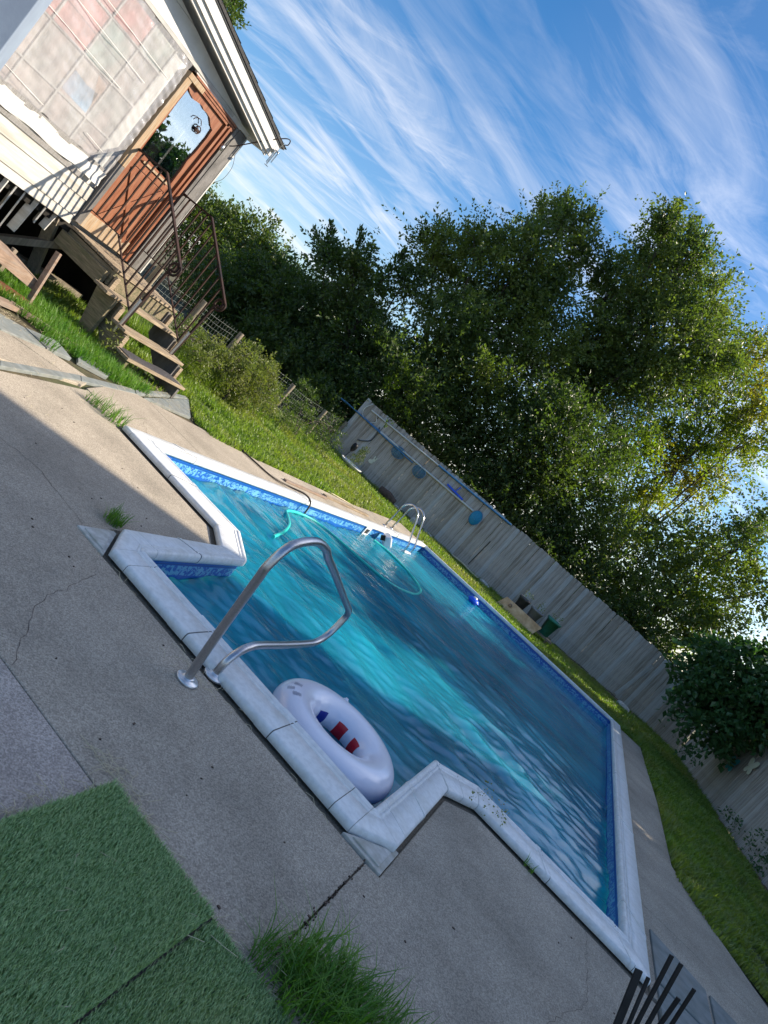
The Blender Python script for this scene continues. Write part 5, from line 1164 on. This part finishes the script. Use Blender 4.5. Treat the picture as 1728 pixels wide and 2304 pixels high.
def sprigs(name, label, items, leaf, base):
    t = thing(name, label, 'branch', base); Cs, Ds = [], []; mb = MB()
    for a, b in items:
        a = Vector(a); b = Vector(b); m_ = a.lerp(b,.5)+Vector((.1,0,-.08)); pa = spl([a,m_,b],8); mb.tube(pa, [.03*(1-.85*i/(len(pa)-1)) for i in range(len(pa))], 5)
        for i in range(420):
            t_ = random.random(); p = a.lerp(b, t_)+Vector((.1,0,-.08))*(4*t_*(1-t_))*.5; w = .30*(1.05-t_)+.07
            q = p+Vector((random.gauss(0,1),random.gauss(0,1),random.gauss(0,1)))*w*.5; Cs.append(q); Ds.append((q-p)+Vector((0,0,.1))+(b-a)*.1)
    V, F = leaves(np.array([tuple(c) for c in Cs]), np.array([tuple(c) for c in Ds]), .125)
    link('leaves', fastmesh('leaves', V, F, leaf), t); mb.build('twigs', 'trunk', t)
sprigs('tall_sprigs', 'tall thin leafy sprigs poking up left of the large elm', [((-13.6,20.5,4.0),(-15.35,20.7,4.95)),((-12.7,20.6,4.5),(-13.6,20.2,5.75)),((-12.6,21.6,4.9),(-12.3,21.0,6.2)),((-13.9,20.5,4.3),(-14.6,20.2,5.3))], 'leaf_dark', (-13.5,20.5,0))
# understory hedge masses hugging the back fence and the gap between trees
und = [(-8.9,20.6,1.0,1.1),(-7.6,21.4,1.3,1.3),(-6.2,22.0,1.5,1.4),(-4.6,22.6,1.4,1.3),(-3.0,23.3,1.5,1.4),(-1.4,23.9,1.4,1.3),(.2,24.4,1.3,1.2),(1.8,25.0,1.3,1.2),(3.4,25.6,1.3,1.3),(-10.2,19.9,.9,1.2),(-11.6,19.8,.9,1.2),(-13.0,19.9,.9,1.2),(-10.8,22.5,2.4,1.7),(-12.6,22.6,1.6,1.5),(-8.8,23.4,2.8,1.6),(-10.0,18.6,.6,.8),(-16.6,21.5,.6,1.2),(-18,22.5,1.0,1.6),(-19.5,24,1.0,1.6)]
for i in range(0, len(und), 5):
    labs = ['dark undergrowth bush pressed against the left half of the board fence', 'dark undergrowth bush behind the right half of the board fence', 'dark undergrowth in the gap behind the wire fence posts', 'dark undergrowth at the foot of the far hill trees']
    lb = labs[i//5]
    tree('undergrowth_bush', lb, und[i:i+5], (und[i][0],und[i][1],0), 'leaf_dark', dens=180, size=.14, cat='bush', trunk_r=.08, group='undergrowth behind the fences', per=12, spray=.6)
# brighter leaf colour paints sunlit groups into the crowns
leafy('sunlit_tint_branch', 'drooping branch of leaves tinted pale as if sunlit above the left end of the board fence', [(-8.75,19.4,2.55,.32),(-8.1,19.5,2.35,.30),(-8.9,19.5,3.1,.22)], 'leaf_sunlit_tint', 260, .10, 'branch', spray=.5, per=10, droop=.5)
leafy('sunlit_tint_branch', 'bright yellow-green branch low in the right-hand trees', [(1.5,26.5,4.6,.7),(1.9,26.7,4.0,.5)], 'leaf_sunlit_tint', 110, .11, 'branch', spray=.6, per=12)
leafy('sunlit_tint_branch', 'bright yellow-green leafy branch in the middle of the trees', [(-3.6,27.2,6.4,.75),(-3.1,27.4,7.0,.7),(-4.0,27.0,5.7,.6)], 'leaf_sunlit_tint', 100, .12, 'branch', spray=.6, per=12)
tree('leafy_bush', 'big dark broad-leaved bush hanging over the corner of the fences', [(2.62,19.35,1.97,.62),(2.98,19.04,2.50,.90),(3.33,18.7,3.05,.78),(3.2,18.81,1.61,.80),(3.74,18.35,2.35,.72),(3.60,18.65,1.6,.42),(4.25,18.3,2.6,.45),(2.26,19.3,2.5,.32),(4.3,18.6,2.9,.75),(3.8,19.5,1.8,.75),(4.9,18.6,3.2,.8),(3.6,19.6,2.8,.9)], (4.9,20.2,0), 'leaf_bush', dens=190, size=.17, cat='bush', trunk_r=.07, per=9, spray=.45, droop=.5, shell=(.65,1.0), aspect=.75, updir=.1)
for i, p in enumerate([[(3.35,17.6,.65,.16),(3.2,17.7,.5,.12)], [(4.75,15.2,.35,.28),(4.9,14.6,.30,.25)], [(5.05,14.0,.8,.22),(5.0,13.4,.6,.25)], [(4.45,16.6,.22,.22)]]):
    leafy('vine', ['trailing vine leaves on the corner of the right fence','broad-leaved weed at the foot of the right fence','dark vine on the right fence at the picture edge','small weed at the right fence foot near the vine'][i], p, 'leaf_bush', 420, .08, 'vine', spray=.3, per=6)
# sunlit shrub by the wire fence
tree('garden_shrub', 'pale sunlit twiggy shrub in front of the wire fence', [(-7.53,10.14,.55,.34),(-7.38,10.69,.60,.40),(-7.39,11.23,.66,.42),(-7.23,11.6,.62,.42),(-7.54,10.99,.80,.34),(-7.5,11.75,.85,.30),(-7.27,9.67,.40,.30),(-7.3,12.3,.45,.3),(-7.6,10.5,.3,.45),(-7.3,11.4,.3,.45),(-7.9,9.9,.5,.4)], (-7.4,11,0), 'leaf_shrub', dens=1300, size=.045, cat='shrub', trunk_r=.03, per=12, spray=.22, updir=.3)
tree('low_bush', 'low dark green bush between the wire fence posts and the board fence', [(-7.62,14.31,.45,.4),(-7.46,15.39,.25,.42),(-8.61,15.61,.7,.44),(-7.39,13.82,.2,.29),(-7.53,13.26,.35,.33),(-8.0,16.8,.4,.45)], (-7.7,14.5,0), 'leaf_dark', dens=420, size=.055, cat='bush', trunk_r=.03, per=10, spray=.3)
V, F = blades(np.stack([rng.uniform(-8.9,-7.4,9000), rng.uniform(8.7,11.6,9000), np.zeros(9000)],1), .42, .012, .9)
link('tall_grass', fastmesh('tall_grass', V, F, 'grassA'), kind='stuff', label='tall weedy grass along the wire fence behind the steps', category='grass')
tree('tree', 'tree top just visible above the house roof', [(-20.4,17.2,8.3,.35),(-20.7,17.6,7.9,.5),(-20.2,16.9,7.6,.5)], (-21,17.4,0), 'leaf_dark', dens=120, size=.12, per=12, spray=.5)
# trees out of frame on the right whose shade falls on the pool, the far lawn and the back fence
tree('tree', 'broad tree outside the right edge beyond the right fence', [(8.5,28.5,4.5,2.0),(10.0,29.2,6.0,2.2),(8.0,29.8,3.2,1.7),(11.4,30.8,5.2,2.0),(9.4,28.6,8.2,2.2),(10.8,29.6,9.6,1.9),(8.6,28.2,7.0,2.0),(7.2,27.6,3.0,1.3)], (9.4,29.8,0), 'leaf_dark', dens=40, size=.24, per=16, spray=1.1, trunk_r=.25)
tree('tree', 'low leafy tree outside the right edge behind the fence corner', [(6.2,20.8,1.7,1.3),(6.4,22.2,1.9,1.3),(7.5,23.8,2.4,1.4),(6.9,19.6,2.6,1.2),(8.6,24.6,2.6,1.5)], (7,22,0), 'leaf_dark', dens=60, size=.24, per=16, spray=1.0, core=40, trunk_r=.15)
tree('tree', 'dense tree outside the right edge behind the right fence', [(7.2,16.6,3.4,1.5),(7.6,18.4,4.0,1.6),(7.0,17.6,5.4,1.4),(8.0,16.4,5.6,1.5),(7.6,18.2,6.6,1.3),(8.9,17.4,4.6,1.6),(6.9,18.9,2.6,1.2),(6.8,16.2,2.0,1.2),(6.9,14.9,3.6,1.1),(6.6,12.7,2.5,.9),(6.6,12.7,3.8,.85),(6.9,13.3,2.4,1.0),(6.9,13.2,4.0,.95),(6.9,14.4,2.2,1.1),(7.2,15.4,4.9,1.1),(7.5,16.0,6.7,1.35),(7.8,17.4,7.1,1.4),(8.0,19.0,6.9,1.4),(7.6,15.5,5.6,1.0),(7.7,18.2,5.4,1.4)], (7.6,17.6,0), 'leaf_dark', dens=60, size=.24, per=16, spray=1.0, trunk_r=.2)
